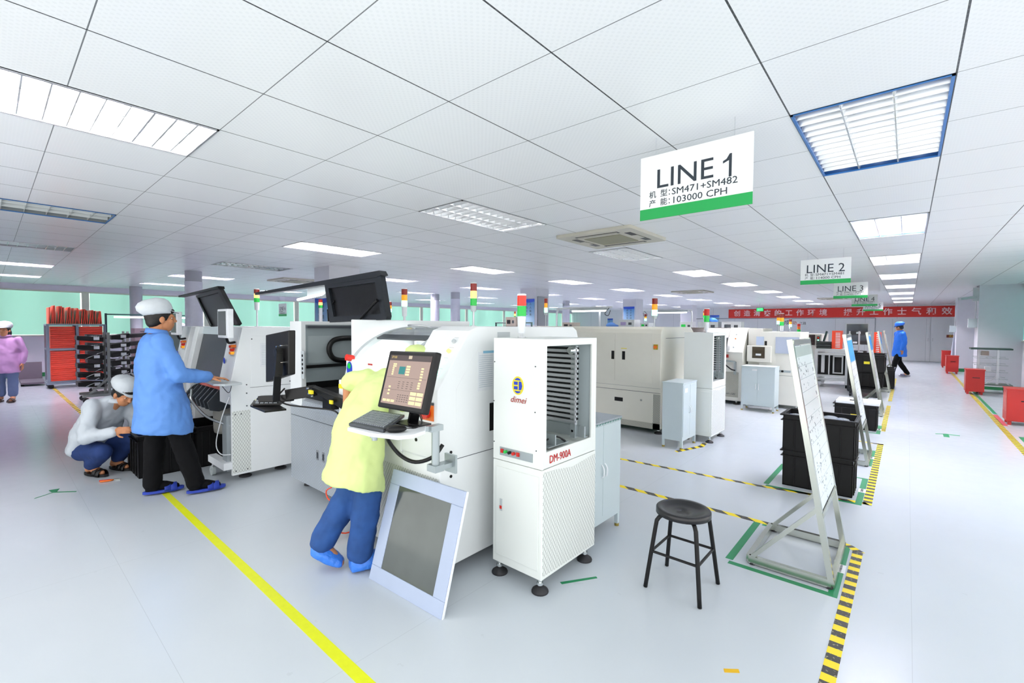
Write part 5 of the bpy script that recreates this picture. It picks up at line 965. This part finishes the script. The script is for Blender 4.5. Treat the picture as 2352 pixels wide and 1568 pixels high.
# dark reel rack and red magazine stacks in front of the far wall
def reel_rack(x0, x1, y0, y1, n, label, z0=.16, zt=1.38, cols=2):
    t = thing('reel_rack', label, 'rack', ((x0+x1)/2, (y0+y1)/2, 0)); m = MB(); m.box(x0, x1, y0, y1, .10, .13)
    for x in (x0, x1): m.box(x-.02, x+.02, (y0+y1)/2-.02, (y0+y1)/2+.02, .12, zt)
    xm = (x0+x1)/2; m.box(xm-.02, xm+.02, y0-.02, y0+.02, .12, zt); m.build('frame', ALU, t)
    for k in range(n):
        z = z0+(zt-z0-.12)*k/(n-1); q = MB()
        for c in range(cols):
            a = x0+.04+(x1-x0-.08)*c/cols; b = a+(x1-x0-.08)/cols-.04; q.prism([(y0, z+.03), (y1, z), (y1, z+.10), (y0, z+.12)], 'x', a, b)
        q = q.build('feeder_shelf', MATTE, t, .005); B(x0+.1+.07*(k % 3), x0+.2+.07*(k % 3), y0-.004, y0, z+.045, z+.10).build('paper_label', PAPER, q)
    for x in (x0+.05, x1-.05):
        for y in (y0+.05, y1-.05): MB().cyl((x-.015, y, .05), (x+.015, y, .05), .05, n=14).build('wheel', RUBBER, t)
    return t
reel_rack(-1.27, -.79, 16.2, 16.8, 5, 'dark reel rack in front of the far wall window, between the whiteboard stands', cols=2)
for k in range(2): stack_mag(-.62, 15.9+.35*k, .5, .14, .3, .86, 16, 'red board magazine stack beside the dark reel rack, %s' % ('front', 'rear')[k], ORM)
t = thing('side_table', 'small grey table carrying the two red magazine stacks', 'table', (-.62, 16.2, 0)); B(-.75, -.5, 15.85, 16.6, .47, .499).build('top', LGREY, t)
for x in (-.73, -.52):
    for y in (15.88, 16.57): B(x-.012, x+.012, y-.012, y+.012, 0, .47).build('leg', ALU, t)
# ================================================================ RIGHT SIDE
def red_bin(x, y, s, label, w=.42):
    t = thing('red_bin', label, 'bin', (x+w/2, y, 0), 'red steel bins along the right wall'); h = .54*s; m = MB(); m.hexa([(x, y, .06), (x+w, y, .06), (x+w, y+.36, .06), (x, y+.36, .06)], [(x, y, h), (x+w, y, h), (x+w, y+.36, h), (x, y+.36, h)]); RB = pbr('bin_red', '#b8231c', .4)
    m.build('body', RB, t, .004); B(x-.01, x+w+.01, y-.01, y+.37, h, h+.02).build('lid', RB, t); B(x-.002, x-.0005, y+.02, y+.34, .2, h-.05).build('worn_side', pbr('worn_pink_paint', '#cf6a64', .5, nscale=20, var=.2), t)
    B(x+w*.35, x+w*.75, y-.003, y-.0005, h*.68, h*.71).build('coin_slot', BLACK, t); m = MB()
    for a in (x+.02, x+w-.06):
        for b in (y+.02, y+.30): m.box(a, a+.04, b, b+.04, 0, .06)
    m.build('feet', RB, t); return t
red_bin(1.18, 10.24, 1, 'nearest red steel bin at the right edge of the aisle'); red_bin(1.03, 15.6, .98, 'red bin left of the wheeled shelf rack', .36) if False else red_bin(1.02, 16.36-1.9, 1.0, 'red bin left of the wheeled shelf rack', .3)
red_bin(.98, 20.6, 1.05, 'red bin in front of the second right pillar', .3); red_bin(1.0, 23.6, 1.15, 'farthest red bin by the end of the right wall', .3)
t = thing('shelf_trolley', 'grey wheeled rack with wire shelves against the right pillar', 'rack', (1.5, 15, 0)); m = MB().box(1.15, 1.80, 14.9, 14.94, .16, .19).box(1.15, 1.8, 15.3, 15.34, .16, .19).box(1.45, 1.49, 14.9, 15.34, .16, .19)
for x, y in ((1.56, 14.95), (1.28, 15.3)): m.box(x-.02, x+.02, y-.02, y+.02, .18, 1.0)
m.bar((1.35, 14.95, .19), (1.56, 14.95, .40), .02).bar((1.77, 14.95, .19), (1.56, 14.95, .40), .02); m.build('frame', ALU, t)
for k in range(4): q = MB().box(1.18, 1.72, 14.92, 14.93, .33+.155*k, .34+.155*k).box(1.18, 1.72, 15.32, 15.33, .35+.155*k, .36+.155*k); [q.box(1.2+.1*j, 1.205+.1*j, 14.92, 15.33, .335+.155*k, .34+.155*k) for j in range(6)]; q.build('wire_shelf', ZINC, t)
B(1.14, 1.8, 14.88, 15.36, .19, .215).build('base_tray', pbr('green_mat', '#6f7f78', .6), t); B(1.12, 1.78, 14.88, 15.38, .995, 1.03).build('top_tray', pbr('dark_green_tray', '#39524c', .5), t)
for x in (1.25, 1.72):
    for y in (14.93, 15.3): MB().cyl((x-.02, y, .06), (x+.02, y, .06), .06, n=16).build('wheel', RUBBER, t)
B(1.30, 1.42, 15.0, 15.2, .86, .96).build('grey_box', pbr('beige_device', '#bdb2a8', .5), t); B(1.36, 1.46, 14.96, 15.1, .50, .60).build('white_box', PAPER, t)
t = thing('umbrella', 'folded pale umbrella leaning on the second right pillar', 'umbrella', (1.2, 21.3, 0)); MB().cyl((1.17, 21.5, .35), (1.2, 21.5, 1.35), .06, .01, n=10).build('canopy', pbr('pale_lilac_cloth', '#b9bdd0', .7), t); MB().cyl((1.2, 21.4, .0), (1.18, 21.5, .4), .012, n=8).build('shaft', pbr('navy', '#22305a', .5), t)
# ================================================================ LEFT BACKGROUND
t = thing('sheet_rack', 'tall grey wheeled rack packed with red plastic sheets at the far left', 'rack', (-14.7, 1.35, 0)); x0, x1, ya, yb = -15.05, -14.5, .90, 1.86; m = MB()
for x in (x0, x1):
    for y in (ya, (ya+yb)/2, yb): m.box(x-.025, x+.025, y-.025, y+.025, .12, 1.44)
for z in (.12, .86, 1.41): m.box(x1-.025, x1+.025, ya, yb, z, z+.04).box(x0-.025, x0+.025, ya, yb, z, z+.04).box(x0, x1, ya-.025, ya+.025, z, z+.04).box(x0, x1, yb-.025, yb+.025, z, z+.04)
m.box(x0-.05, x1+.1, ya-.04, yb+.04, .09, .13); m.build('frame', pbr('rack_grey', '#7d8a98', .45), t)
for y in (ya+.03, yb-.03):
    for x in (x0+.05, x1-.0): MB().cyl((x-.02, y, .05), (x+.02, y, .05), .05, n=14).build('wheel', RUBBER, t)
RS = pbr('red_corrugated_sheet', '#f0452c', .4, bump=.9, bscale=9, stretch=(1, .3, 9), var=.12)
for (z0, z1) in ((.16, .85), (.90, 1.40)):
    for (a, b) in ((ya+.04, (ya+yb)/2-.035), ((ya+yb)/2+.035, yb-.04)):
        n = int((z1-z0)/.045)
        for k in range(n):
            z = z0+.045*k; tag(MB().hexa([(x0+.05, a, z), (x1-.0-.012*(k % 3), a, z), (x1-.0-.012*(k % 2), b, z+.003), (x0+.05, b, z+.003)], [(x0+.05, a, z+.041), (x1-.0-.012*(k % 3), a, z+.040), (x1-.0-.012*(k % 2), b, z+.043), (x0+.05, b, z+.043)]).build('red_sheet', RS), 'red corrugated sheet stacked flat in the wheeled rack at the far left', 'sheet', 'red sheets lying in the rack')
RS2 = pbr('red_upright_sheet', '#f24a34', .35)
for k in range(26):
    y = ya+.02+(yb-ya-.08)*k/25; h = .42-.13*k/25-.05*(k < 2)+.015*math.sin(k*2.3); le = .03*math.sin(k*1.7)
    tag(MB().hexa([(x0+.02, y, 1.452), (x1-.03, y, 1.452), (x1-.03, y+.018, 1.452), (x0+.02, y+.018, 1.452)], [(x0+.04, y+le, 1.452+h), (x1+.0, y+le+.012, 1.452+h), (x1+.0, y+le+.03, 1.452+h), (x0+.04, y+le+.018, 1.452+h)]).build('red_sheet', RS2), 'red plastic sheet standing upright on top of the wheeled rack at the far left', 'sheet', 'red sheets standing on the rack')
def feeder_rack(x, y0, y1, label, rz=0):
    t = thing('feeder_rack', label, 'rack', (x, (y0+y1)/2, 0)); ym = y0+(y1-y0)*.55; m = MB(); m.box(x-.02, x+.02, ym-.02, ym+.02, .12, 1.30).bar((x, ym-.28, .16), (x, ym, .45), .035).bar((x, ym+.28, .16), (x, ym, .45), .035); m.box(x-.03, x+.03, y0+.05, y1, .11, .16).box(x-.5, x-.44, y0+.05, y1, .11, .16).box(x-.5, x, ym-.03, ym+.03, .11, .16).box(x-.02-.48, x+.02-.48, ym-.02, ym+.02, .12, 1.3); m.build('frame', pbr('rack_steel', '#8e9290', .4, .4), t)
    for k in range(6):
        z = .28+.17*k; lo = k > 3
        for s in (0, 1):
            a, b = (y0, ym-.06) if s == 0 else (ym+.05, y1-.02); d = .05 if s == 0 else .07
            q = MB().hexa([(x-.42, a, z+.03), (x-.05, a, z+.03), (x-.05, b, z-.01+d*s), (x-.42, b, z-.01+d*s)], [(x-.42, a, z+.11), (x-.05, a, z+.11), (x-.05, b, z+.08+d*s), (x-.42, b, z+.08+d*s)])
            q = q.build('feeder_row', MATTE, t, .01)
            if s == 0 and lo:
                c = MB(); [c.bar((x-.12-.04*(j % 4), a+.02+.012*j, z+.05+.02*(j % 3)), (x-.06, a+.2+.01*j, z+.08+.012*(j % 3)), .008) for j in range(12)]; c.build('silver_feeders', CHROME, q)
            B(x-.048, x-.046, b-.14, b-.06, z+.03+d*s*.5, z+.085+d*s*.5).build('paper_label', PAPER, q)
            if k in (0, 1, 3): MB().tube([(x-.04, a+.1, z+.02), (x-.0, a+.16, z+.06), (x-.02, a+.24, z+.09)], .006, 6).build('wire_hook', CHROME, q)
    for y in (y0+.1, y1-.05):
        for xx in (x, x-.47): MB().cyl((xx-.02, y, .05), (xx+.02, y, .05), .05, n=14).build('wheel', RUBBER, t)
feeder_rack(-11.35, 1.08, 1.85, 'wheeled rack of black tape feeders with white labels, in front of the red sheet rack')
feeder_rack(-12.6, 1.35, 2.5, 'second wheeled rack of black feeders, behind the first and partly hidden by the operator')
t = thing('low_partition', 'mauve grey partition behind the feeder racks', 'cabinet', (-13.4, 3.2, 0)); B(-13.6, -13.2, 2.2, 5.0, .02, 1.36).build('body', pbr('mauve_grey', '#8c7d86', .5), t); B(-13.25, -13.199, 2.3, 4.9, 1.28, 1.3).build('seam', DGREY, t)  # low partition, modelled as a closed box with seam and plinth
B(-13.55, -13.25, 2.3, 4.9, 0, .02).build('plinth', DGREY, t)
t = thing('white_sack', 'white plastic sheet heap on the mauve partition', 'sheet', (-13.4, 3.0, 1.36)); MB().ell((-13.4, 2.9, 1.44), (.18, .35, .08)).build('sheet_heap', pbr('white_plastic_sheet', '#edf0fa', .5, bump=.6, bscale=14), t)
t = thing('light_frame', 'dark green frame with a fluorescent tube in front of the green window', 'lamp', (-15, 2.4, 0)); m = MB().box(-15.02, -14.98, 1.93, 1.97, 0, 1.72).box(-15.02, -14.98, 1.95, 3.9, 1.68, 1.71).box(-15.02, -14.98, 3.88, 3.92, 0, 1.71); m.build('frame', pbr('dark_teal', '#2a5a5a', .5), t); MB().cyl((-14.97, 2.1, 1.63), (-14.97, 3.8, 1.63), .02, n=8).build('tube', pbr('work_lamp_tube', '#ffffff', .3, emit=3), t)
t = thing('folded_trolley', 'dark hand trolley lying by the left wall beside the red rack', 'trolley', (-15.5, .6, 0)); MB().box(-16.4, -15.3, .5, .9, .05, .09).box(-16.4, -16.36, .5, .9, .05, .5).build('platform', pbr('brownish_grey', '#6d6570', .6), t); MB().cyl((-15.5, .5, .03), (-15.5, .55, .03), .03, n=10).build('wheel', RUBBER, t)
# ================================================================ PEOPLE
def remesh(mb, name, mat, parent, voxel, it=4, disp=0, dsize=.12, loc_off=None):
    off = ORG[parent.name]; me = mb.mesh(name, off); o = bpy.data.objects.new('tmp', me); COL.objects.link(o)
    m = o.modifiers.new('r', 'REMESH'); m.mode = 'VOXEL'; m.voxel_size = voxel; m.use_smooth_shade = True
    s = o.modifiers.new('s', 'SMOOTH'); s.factor = .6; s.iterations = it
    if disp:
        tx = bpy.data.textures.new('folds', 'CLOUDS'); tx.noise_scale = dsize; tx.noise_depth = 2; d = o.modifiers.new('d', 'DISPLACE'); d.texture = tx; d.strength = disp; d.mid_level = .5; d.texture_coords = 'LOCAL'
        s2 = o.modifiers.new('s2', 'SMOOTH'); s2.factor = .5; s2.iterations = 2
    dg = bpy.context.evaluated_depsgraph_get(); r = bpy.data.meshes.new_from_object(o.evaluated_get(dg)); bpy.data.objects.remove(o)
    r.name = name; r.materials.clear(); r.materials.append(mat)
    for p in r.polygons: p.use_smooth = True
    n = bpy.data.objects.new(name, r); COL.objects.link(n); n.parent = parent; ORG[n.name] = off; return n
def limb(mb, pts, rad):
    for i in range(len(pts)-1): mb.cyl(pts[i], pts[i+1], rad[i], rad[i+1], n=14)
    for p, r in zip(pts, rad): mb.ell(p, (r, r, r), 14, 8)
    return mb
def person(label, root, head, J, C, vox=.012, hair='short', cap='puff', group=None):
    """J: joints as (forward, right, up) metres from the root; C: colours"""
    rx, ry = root; fx, fy = math.cos(head), math.sin(head); sx, sy = fy, -fx
    w = lambda p: Vector((rx+fx*p[0]+sx*p[1], ry+fy*p[0]+sy*p[1], p[2]))
    t = thing('person', label, 'person', (rx, ry, 0), group)
    F, Sd, U = Vector((fx, fy, 0)), Vector((sx, sy, 0)), Vector((0, 0, 1))
    ha = J.get('head_turn', (0, 0))          # yaw, pitch (down positive)
    Fh = (F*math.cos(ha[0])+Sd*math.sin(ha[0])); Sh = Fh.cross(U).normalized(); Fh = (Fh*math.cos(ha[1])-U*math.sin(ha[1])).normalized(); Uh = Sh.cross(Fh).normalized()
    RM = Matrix((Sh, Fh, Uh)).transposed(); hc = w(J['head']); H = lambda a, b, c: hc+RM@Vector((a, b, c))
    b = MB()
    b.ell(H(0, -.012, .02), (.072, .092, .098), 20, 14, RM); b.ell(H(0, .03, -.04), (.056, .06, .078), 18, 12, RM); b.ell(H(0, .045, -.085), (.032, .032, .026), 12, 8, RM)
    b.ell(H(0, .096, -.022), (.013, .018, .014), 10, 8, RM); b.ell(H(0, .088, -.002), (.009, .014, .026), 10, 8, RM); b.ell(H(0, .068, .022), (.052, .022, .014), 12, 8, RM)
    b.ell(H(0, .083, -.052), (.022, .011, .006), 10, 6, RM); b.ell(H(0, .08, -.063), (.018, .011, .007), 10, 6, RM)
    for s in (-1, 1): b.ell(H(s*.074, -.008, -.012), (.008, .02, .031), 10, 8, RM); b.ell(H(s*.036, .055, -.025), (.02, .025, .022), 10, 8, RM)
    nk = w(J['neck']); limb(b, [H(0, -.022, -.05), nk], [.052, .058])
    limb(b, [nk, w(J['chest'])], [.05, .09]); limb(b, [w(J['chest']), w(J['hip'])], [.09, .10])
    for k in 'LR':
        limb(b, [w(J['sh'+k]), w(J['el'+k]), w(J['wr'+k])], [.045, .037, .026]); limb(b, [w(J['hp'+k]), w(J['kn'+k]), w(J['an'+k])], [.075, .05, .036])
        # foot
        a, to = w(J['an'+k]), w(J['toe'+k]); limb(b, [a, a+(to-a)*.55+Vector((0, 0, .0)), to], [.036, .034, .024]); limb(b, [a, Vector((a.x, a.y, a.z-.03))-(to-a).normalized()*.02], [.036, .03])
        # hand
        wr = w(J['wr'+k]); d = J.get('hd'+k, (0, 0, -1)); d = (F*d[0]+Sd*d[1]+U*d[2]).normalized(); pn = J.get('pn'+k, (0, 1 if k == 'L' else -1, 0)); pn = (F*pn[0]+Sd*pn[1]+U*pn[2]); pn = (pn-d*pn.dot(d)).normalized(); sd = d.cross(pn).normalized()
        HM = Matrix((sd, d, pn)).transposed(); b.ell(wr+d*.045, (.038, .05, .014), 14, 10, HM); b.cyl(wr-d*.01, wr+d*.03, .025, .024, n=12); cu = J.get('curl'+k, .5); ts = J.get('th'+k, 1)
        for q, (o_, ln) in enumerate(((-.027, .066), (-.009, .078), (.009, .074), (.026, .058))):
            p = wr+d*.082+sd*o_; dr = d.copy(); 
            for sgi in range(3): e = p+dr*ln*(.42, .32, .26)[sgi]; limb(b, [p, e], [.0085-.0008*sgi, .0078-.0008*sgi]); p = e; dr = (dr*math.cos(cu)+pn*math.sin(cu)).normalized()
        p = wr+d*.02+sd*(-.024*ts)+pn*.004; e = p+(d*.55-sd*ts*.75+pn*.25).normalized()*.04; e2 = e+(d*.9-sd*ts*.25+pn*.25).normalized()*.03; limb(b, [p, e, e2], [.012, .0098, .008])
    body = remesh(b, 'body', C.get('skin', SKIN), t, vox*.42 if vox < .013 else vox*.6, 3)
    ey = MB(); ir = MB()
    for s in (-1, 1): ey.ell(H(s*.029, .065, .002), (.0105, .009, .005), 12, 8, RM); ir.ell(H(s*.029, .0733, .002), (.005, .0015, .005), 10, 6, RM)
    e_ = ey.build('eyes', pbr('eye_white', '#eceae6', .2), t); ir.build('irises', pbr('iris', '#20140e', .2), e_)
    hm = MB(); hm.ell(H(0, -.022, .028), (.081, .096, .10), 20, 12, RM)
    if hair == 'short': hm.ell(H(0, -.05, -.03), (.07, .055, .055), 16, 10, RM); hm.ell(H(0, .055, .062), (.062, .04, .028), 14, 8, RM)
    if hair == 'bob': hm.ell(H(0, -.04, -.05), (.088, .07, .10), 16, 10, RM)
    remesh(hm, 'hair', HAIR, t, .008, 2)
    if cap:
        cm = MB(); c_ = C['cap']; pf = 1.0 if cap == 'puff' else .86
        rr = []
        for (z, ra, rb, oy) in ((.040, .080, .099, -.018), (.056, .089, .109, -.026), (.084, .099*pf, .122*pf, -.040), (.118, .097*pf, .120*pf, -.048), (.146, .084*pf, .103*pf, -.048), (.166, .058*pf, .070*pf, -.044), (.175, .012, .014, -.04)):
            rr.append([H(ra*math.cos(a*math.pi/12)*(1+.025*math.sin(a*2.3+z*40)), oy+rb*math.sin(a*math.pi/12), z+.16*(oy+rb*math.sin(a*math.pi/12))*(1 if math.sin(a*math.pi/12) < 0 else .35)) for a in range(24)])
        cm.rings(rr); br = [H(.075*math.cos(a), .055+.07*math.sin(a), .066-.020*math.sin(a)) for a in [math.pi*k/10 for k in range(11)]]; b2 = [p+RM@Vector((0, 0, -.004)) for p in br]
        n = len(br); base = [H(.072*math.cos(math.pi*k/10), .045, .07) for k in range(11)]
        cm.add(br+base+b2, [(i, i+1, n+i+1, n+i) for i in range(n-1)]+[(2*n+i, 2*n+i+1, i+1, i) for i in range(n-1)]+[(n+i, n+i+1, 2*n+i+1, 2*n+i) for i in range(n-1)], True); cm.build('cap', c_, t)
    # coat
    c = MB(); secs = J['coat']; rg = []
    for (f, s, z, rs, rf) in secs: rg.append([w((f+rf*math.sin(a*math.pi/12), s+rs*math.cos(a*math.pi/12), z+(J.get('hem_tilt', 0)*math.sin(a*math.pi/12) if z < J.get('hem_z', .7) else 0))) for a in range(24)])
    c.rings(rg)
    for k in 'LR':
        a, e, r_ = w(J['sh'+k]), w(J['el'+k]), w(J['wr'+k]); sl = J.get('sleeve'+k, .93); R_ = J.get('slr', (.078, .066, .05))
        if sl > .5: limb(c, [a, e, e+(r_-e)*sl], R_)
        else: limb(c, [a, a+(e-a)*.85], [R_[0], R_[1]+.012])
    coat = remesh(c, C.get('coat_name', 'coat'), C['coat'], t, vox, 4, J.get('fold', .03), J.get('fsize', .11))
    if C.get('collar', True):
        cl = MB(); q = nk+Vector((0, 0, -.012)); cl.rings([[q+F*(.068+.012*k)*math.sin(a*math.pi/10)+Sd*(.072+.012*k)*math.cos(a*math.pi/10)+U*(.03-.04*k-.012*math.sin(a*math.pi/10)) for a in range(20)] for k in (0, 1)], caps=False); o = cl.build('collar', C['coat'], t); m = o.modifiers.new('s', 'SOLIDIFY'); m.thickness = .004
    tr = MB(); R_ = J.get('trr', (.098, .078, .062))
    for k in 'LR': a, kn, an = w(J['hp'+k]), w(J['kn'+k]), w(J['an'+k]); limb(tr, [a, kn, kn+(an-kn)*J.get('hem', .97)], R_)
    limb(tr, [w(J['hpL']), w(J['hpR'])], [R_[0]*1.05]*2); remesh(tr, 'trousers', C['trousers'], t, vox, 4, .018, .08)
    for k in 'LR':
        a, to = w(J['an'+k]), w(J['toe'+k]); d = (to-a); d.z = 0; d = d.normalized() if d.length > .01 else F; q = d.cross(U)
        if C.get('shoe_kind') == 'cover':
            s_ = MB(); he = a-d*.05; dd = (to-Vector((a.x, a.y, a.z-.055))); ax = dd.normalized(); n_ = 8; rr = []
            for i in range(n_+1): f_ = i/n_; p = Vector((a.x, a.y, a.z-.045))-ax*.055+(dd+ax*.075)*f_; r1 = .06*math.sin(math.pi*min(1, .12+.8*f_))**.5+.006; rr.append([p+q*r1*math.cos(b_*math.pi/8)*(1+.06*math.sin(3*b_+i))+U*(max(-.03, r1*(1.15-.5*f_)*math.sin(b_*math.pi/8))) for b_ in range(16)])
            s_.rings(rr); remesh(s_, 'shoe_cover', C['shoes'], t, .007, 2, .008, .03)
        else:
            s_ = MB(); P = []; zt = min(to.z, a.z)-.03; zt = max(.004, zt-.0)
            for i in range(16): an_ = 2*math.pi*i/16; P.append(Vector((a.x, a.y, 0))+d*(.075+.145*math.cos(an_))+q*(.045+.006*math.cos(an_))*math.sin(an_))
            vz = [Vector((p.x, p.y, zt)) for p in P]; s_.add(vz+[v+U*.022 for v in vz], [tuple(range(15, -1, -1)), tuple(range(16, 32))]+[(i, (i+1) % 16, (i+1) % 16+16, i+16) for i in range(16)])
            for off in (.10, .145): s_.rings([[Vector((a.x, a.y, zt))+d*(off+.022*dx)+q*.049*math.cos(b_*math.pi/10)*e_+U*(.066*e_*math.sin(b_*math.pi/10)-.15*(off-.08)+.01) for b_ in range(11)] for dx, e_ in ((-1, 1), (1, 1), (1, .93), (-1, .93), (-1, 1))], caps=False)
            s_.build('sandal' if C.get('shoe_kind') != 'shoe' else 'shoe', C['shoes'], t)
            if C.get('socks'): k_ = MB(); limb(k_, [a, a+(to-a)*.55, to], [.042, .04, .028]); limb(k_, [a, Vector((a.x, a.y, a.z-.035))-d*.02], [.041, .034]); remesh(k_, 'sock', C['socks'], t, .01, 2)
    return t, w
CB = pbr('coat_blue', '#5e93de', .6, bump=.25, bscale=25); CBD = pbr('coat_strong_blue', '#1c74e6', .6); CW = pbr('coat_white', '#ccd4dc', .6, bump=.25, bscale=25); CP = pbr('coat_pink', '#cf9fd2', .6); CY = pbr('smock_pale_green', '#dcee9c', .6, bump=.2, bscale=20)
CAPW = pbr('cap_white', '#d6dde2', .65, bump=.4, bscale=30); CAPB = pbr('cap_blue', '#2f78e6', .65); TB = pbr('black_trousers', '#08080c', .8, spec=.2); DEN = pbr('denim', '#2a579c', .8, nscale=9, var=.28, bump=.5, bscale=18); DEND = pbr('dark_denim', '#1f3a74', .8, nscale=12, var=.15)
# operator in blue, facing +y
J = dict(head=(.965-1.0, 0, 1.515), neck=(-.065, 0, 1.405), chest=(-.07, 0, 1.2), hip=(-.05, 0, .88),
         shL=(-.07, -.155, 1.315), elL=(.06, -.21, 1.05), wrL=(.27, -.14, 1.0), shR=(-.07, .155, 1.315), elR=(.03, .215, 1.045), wrR=(.265, .15, 1.005),
         hdL=(1, .2, -.15), pnL=(0, 0, -1), hdR=(1, -.05, -.15), pnR=(0, 0, -1), curlL=.35, curlR=.3, thL=-1,
         hpL=(-.04, -.09, .82), knL=(-.07, -.12, .46), anL=(-.09, -.125, .085), toeL=(.07, -.10, .045), hpR=(0, .09, .82), knR=(.07, .10, .46), anR=(.165, .115, .085), toeR=(.32, .135, .045),
         coat=[(-.035, .01, .555, .222, .21), (-.035, .01, .60, .224, .212), (-.04, .01, .75, .215, .192), (-.055, .005, .92, .205, .168), (-.065, 0, 1.08, .20, .155), (-.075, 0, 1.22, .195, .13), (-.075, 0, 1.32, .175, .10), (-.07, 0, 1.385, .085, .07)], hem_tilt=-.03, fold=.035, fsize=.10, trr=(.082, .078, .070))
person('operator in light blue coat and white cap standing with a hand on the machine tray', (-4.74, 1.0), R(90), J, dict(cap=CAPW, coat=CB, trousers=TB, shoes=pbr('sandal_blue', '#2c46b4', .5), socks=TB), .011)
# crouching worker in white
J = dict(head=(.285, 0, .79), neck=(.20, 0, .735), chest=(.04, 0, .60), hip=(-.10, 0, .32), head_turn=(0, .6),
         shL=(.12, -.17, .68), elL=(.18, -.2, .42), wrL=(.36, -.12, .47), shR=(.12, .17, .68), elR=(.10, .22, .40), wrR=(.34, .13, .46), hdL=(1, .2, .1), hdR=(1, -.15, .1), pnL=(0, 1, -.3), pnR=(0, -1, -.3), curlL=.6, curlR=.6,
         hpL=(-.10, -.10, .26), knL=(.20, -.14, .32), anL=(.0, -.1, .08), toeL=(.15, -.1, .035), hpR=(-.10, .10, .24), knR=(.19, .14, .25), anR=(-.03, .1, .08), toeR=(.12, .1, .035),
         coat=[(-.16, 0, .17, .17, .09), (-.15, 0, .24, .21, .13), (-.12, 0, .34, .21, .15), (-.06, 0, .45, .205, .155), (.01, 0, .56, .20, .15), (.07, 0, .66, .19, .13), (.13, 0, .73, .14, .09), (.18, 0, .76, .075, .06)], fold=.04, trr=(.10, .082, .065), hem=.8, hem_z=0)
person('crouching worker in a white coat and white cap beside the large black crate', (-5.97, .735), math.atan2(.456, .89), J, dict(cap=CAPW, coat=CW, trousers=DEND, shoes=BLACK), .012)
# worker in yellow green smock leaning into the printer; heading +y
J = dict(head=(.37, .17, 1.165), neck=(.26, .11, 1.19), chest=(.14, .05, 1.08), hip=(0, 0, .85), head_turn=(.2, .5),
         shL=(.12, -.06, 1.135), elL=(.07, -.20, 1.09), wrL=(.05, -.19, .92), shR=(.14, .24, 1.15), elR=(.17, .26, 1.0), wrR=(.2, .15, 1.0), hdL=(.2, .5, -1), pnL=(1, 0, 0), hdR=(.9, -.4, 0), pnR=(0, 0, -1),
         hpL=(-.02, -.055, .80), knL=(-.01, -.04, .45), anL=(-.17, -.11, .15), toeL=(-.09, -.03, .035), hpR=(0, .10, .80), knR=(.02, .10, .46), anR=(-.02, .07, .085), toeR=(.15, .12, .035),
         coat=[(-.05, .05, .515, .20, .17), (-.045, .05, .56, .20, .17), (-.02, .04, .7, .19, .15), (.0, .03, .85, .18, .135), (.05, .05, 1.0, .16, .115), (.11, .06, 1.09, .165, .095), (.15, .08, 1.155, .14, .075), (.2, .10, 1.195, .08, .05)],
         sleeveL=.3, sleeveR=.93, slr=(.062, .056, .045), hem_tilt=-.05, fold=.035, trr=(.084, .086, .078), hem=.93)
t, w_ = person('worker in a pale yellow green smock and jeans leaning into the printer, face hidden inside', (-2.52, 1.46), R(90), J, dict(cap=CY, coat=CY, coat_name='smock', trousers=DEN, shoes=pbr('shoe_cover_blue', '#3f86ee', .35, bump=.5, bscale=50), shoe_kind='cover', collar=False), .01, cap='puff')
# woman in pink at the left edge
def standing(stride=.1, arm=.1, s=1.0):
    return dict(head=(.03, 0, 1.53*s), neck=(0, 0, 1.42*s), chest=(0, 0, 1.2*s), hip=(0, 0, .9*s), shL=(0, -.17, 1.33*s), elL=(-.02, -.23, 1.06*s), wrL=(.06+arm, -.22, .84*s), shR=(0, .17, 1.33*s), elR=(-.04, .23, 1.06*s), wrR=(.03+arm*.3, .22, .84*s),
                hpL=(0, -.085, .85*s), knL=(stride*.5, -.09, .47*s), anL=(stride*.8, -.09, .085), toeL=(stride*.8+.14, -.1, .04), hpR=(0, .085, .85*s), knR=(-stride*.1, .09, .47*s), anR=(-stride, .09, .09), toeR=(-stride+.14, .1, .04),
                coat=[(0, 0, .62*s, .215*s, .175*s), (0, 0, .66*s, .22*s, .18*s), (0, 0, .85*s, .205*s, .165*s), (0, 0, 1.05*s, .19*s, .145*s), (0, 0, 1.2*s, .19*s, .13*s), (0, 0, 1.33*s, .17*s, .10*s), (0, 0, 1.40*s, .08*s, .065*s)], fold=.03)
J = standing(.03, .0, .87); J['hem'] = .8; J['slr'] = (.06, .055, .045); J['trr'] = (.085, .075, .07)
J['elL'] = (-.03, -.24, .93); J['wrL'] = (.0, -.22, .72)
person('woman in a pink work coat and loose blue trousers at the far left edge', (-12.62, .23), R(-20), J, dict(cap=CAPW, coat=CP, trousers=pbr('loose_blue_trousers', '#65779c', .75), shoes=pbr('brown_shoe', '#4a3430', .5)), .016, hair='bob')
J = standing(.27, -.03, .98); J['head_turn'] = (.75, .35)
person('worker in strong blue coat and cap walking in the aisle near the far wall', (-.17, 18.2), R(205), J, dict(cap=CAPB, coat=CBD, trousers=TB, shoes=pbr('grey_sandal', '#6b6b86', .5)), .02)
J = standing(.05, .0, 1.0); person('worker behind the third row machines, only a blue cap showing', (-3.72, 12.0), R(250), J, dict(cap=CAPB, coat=CBD, trousers=TB, shoes=BLACK), .025)
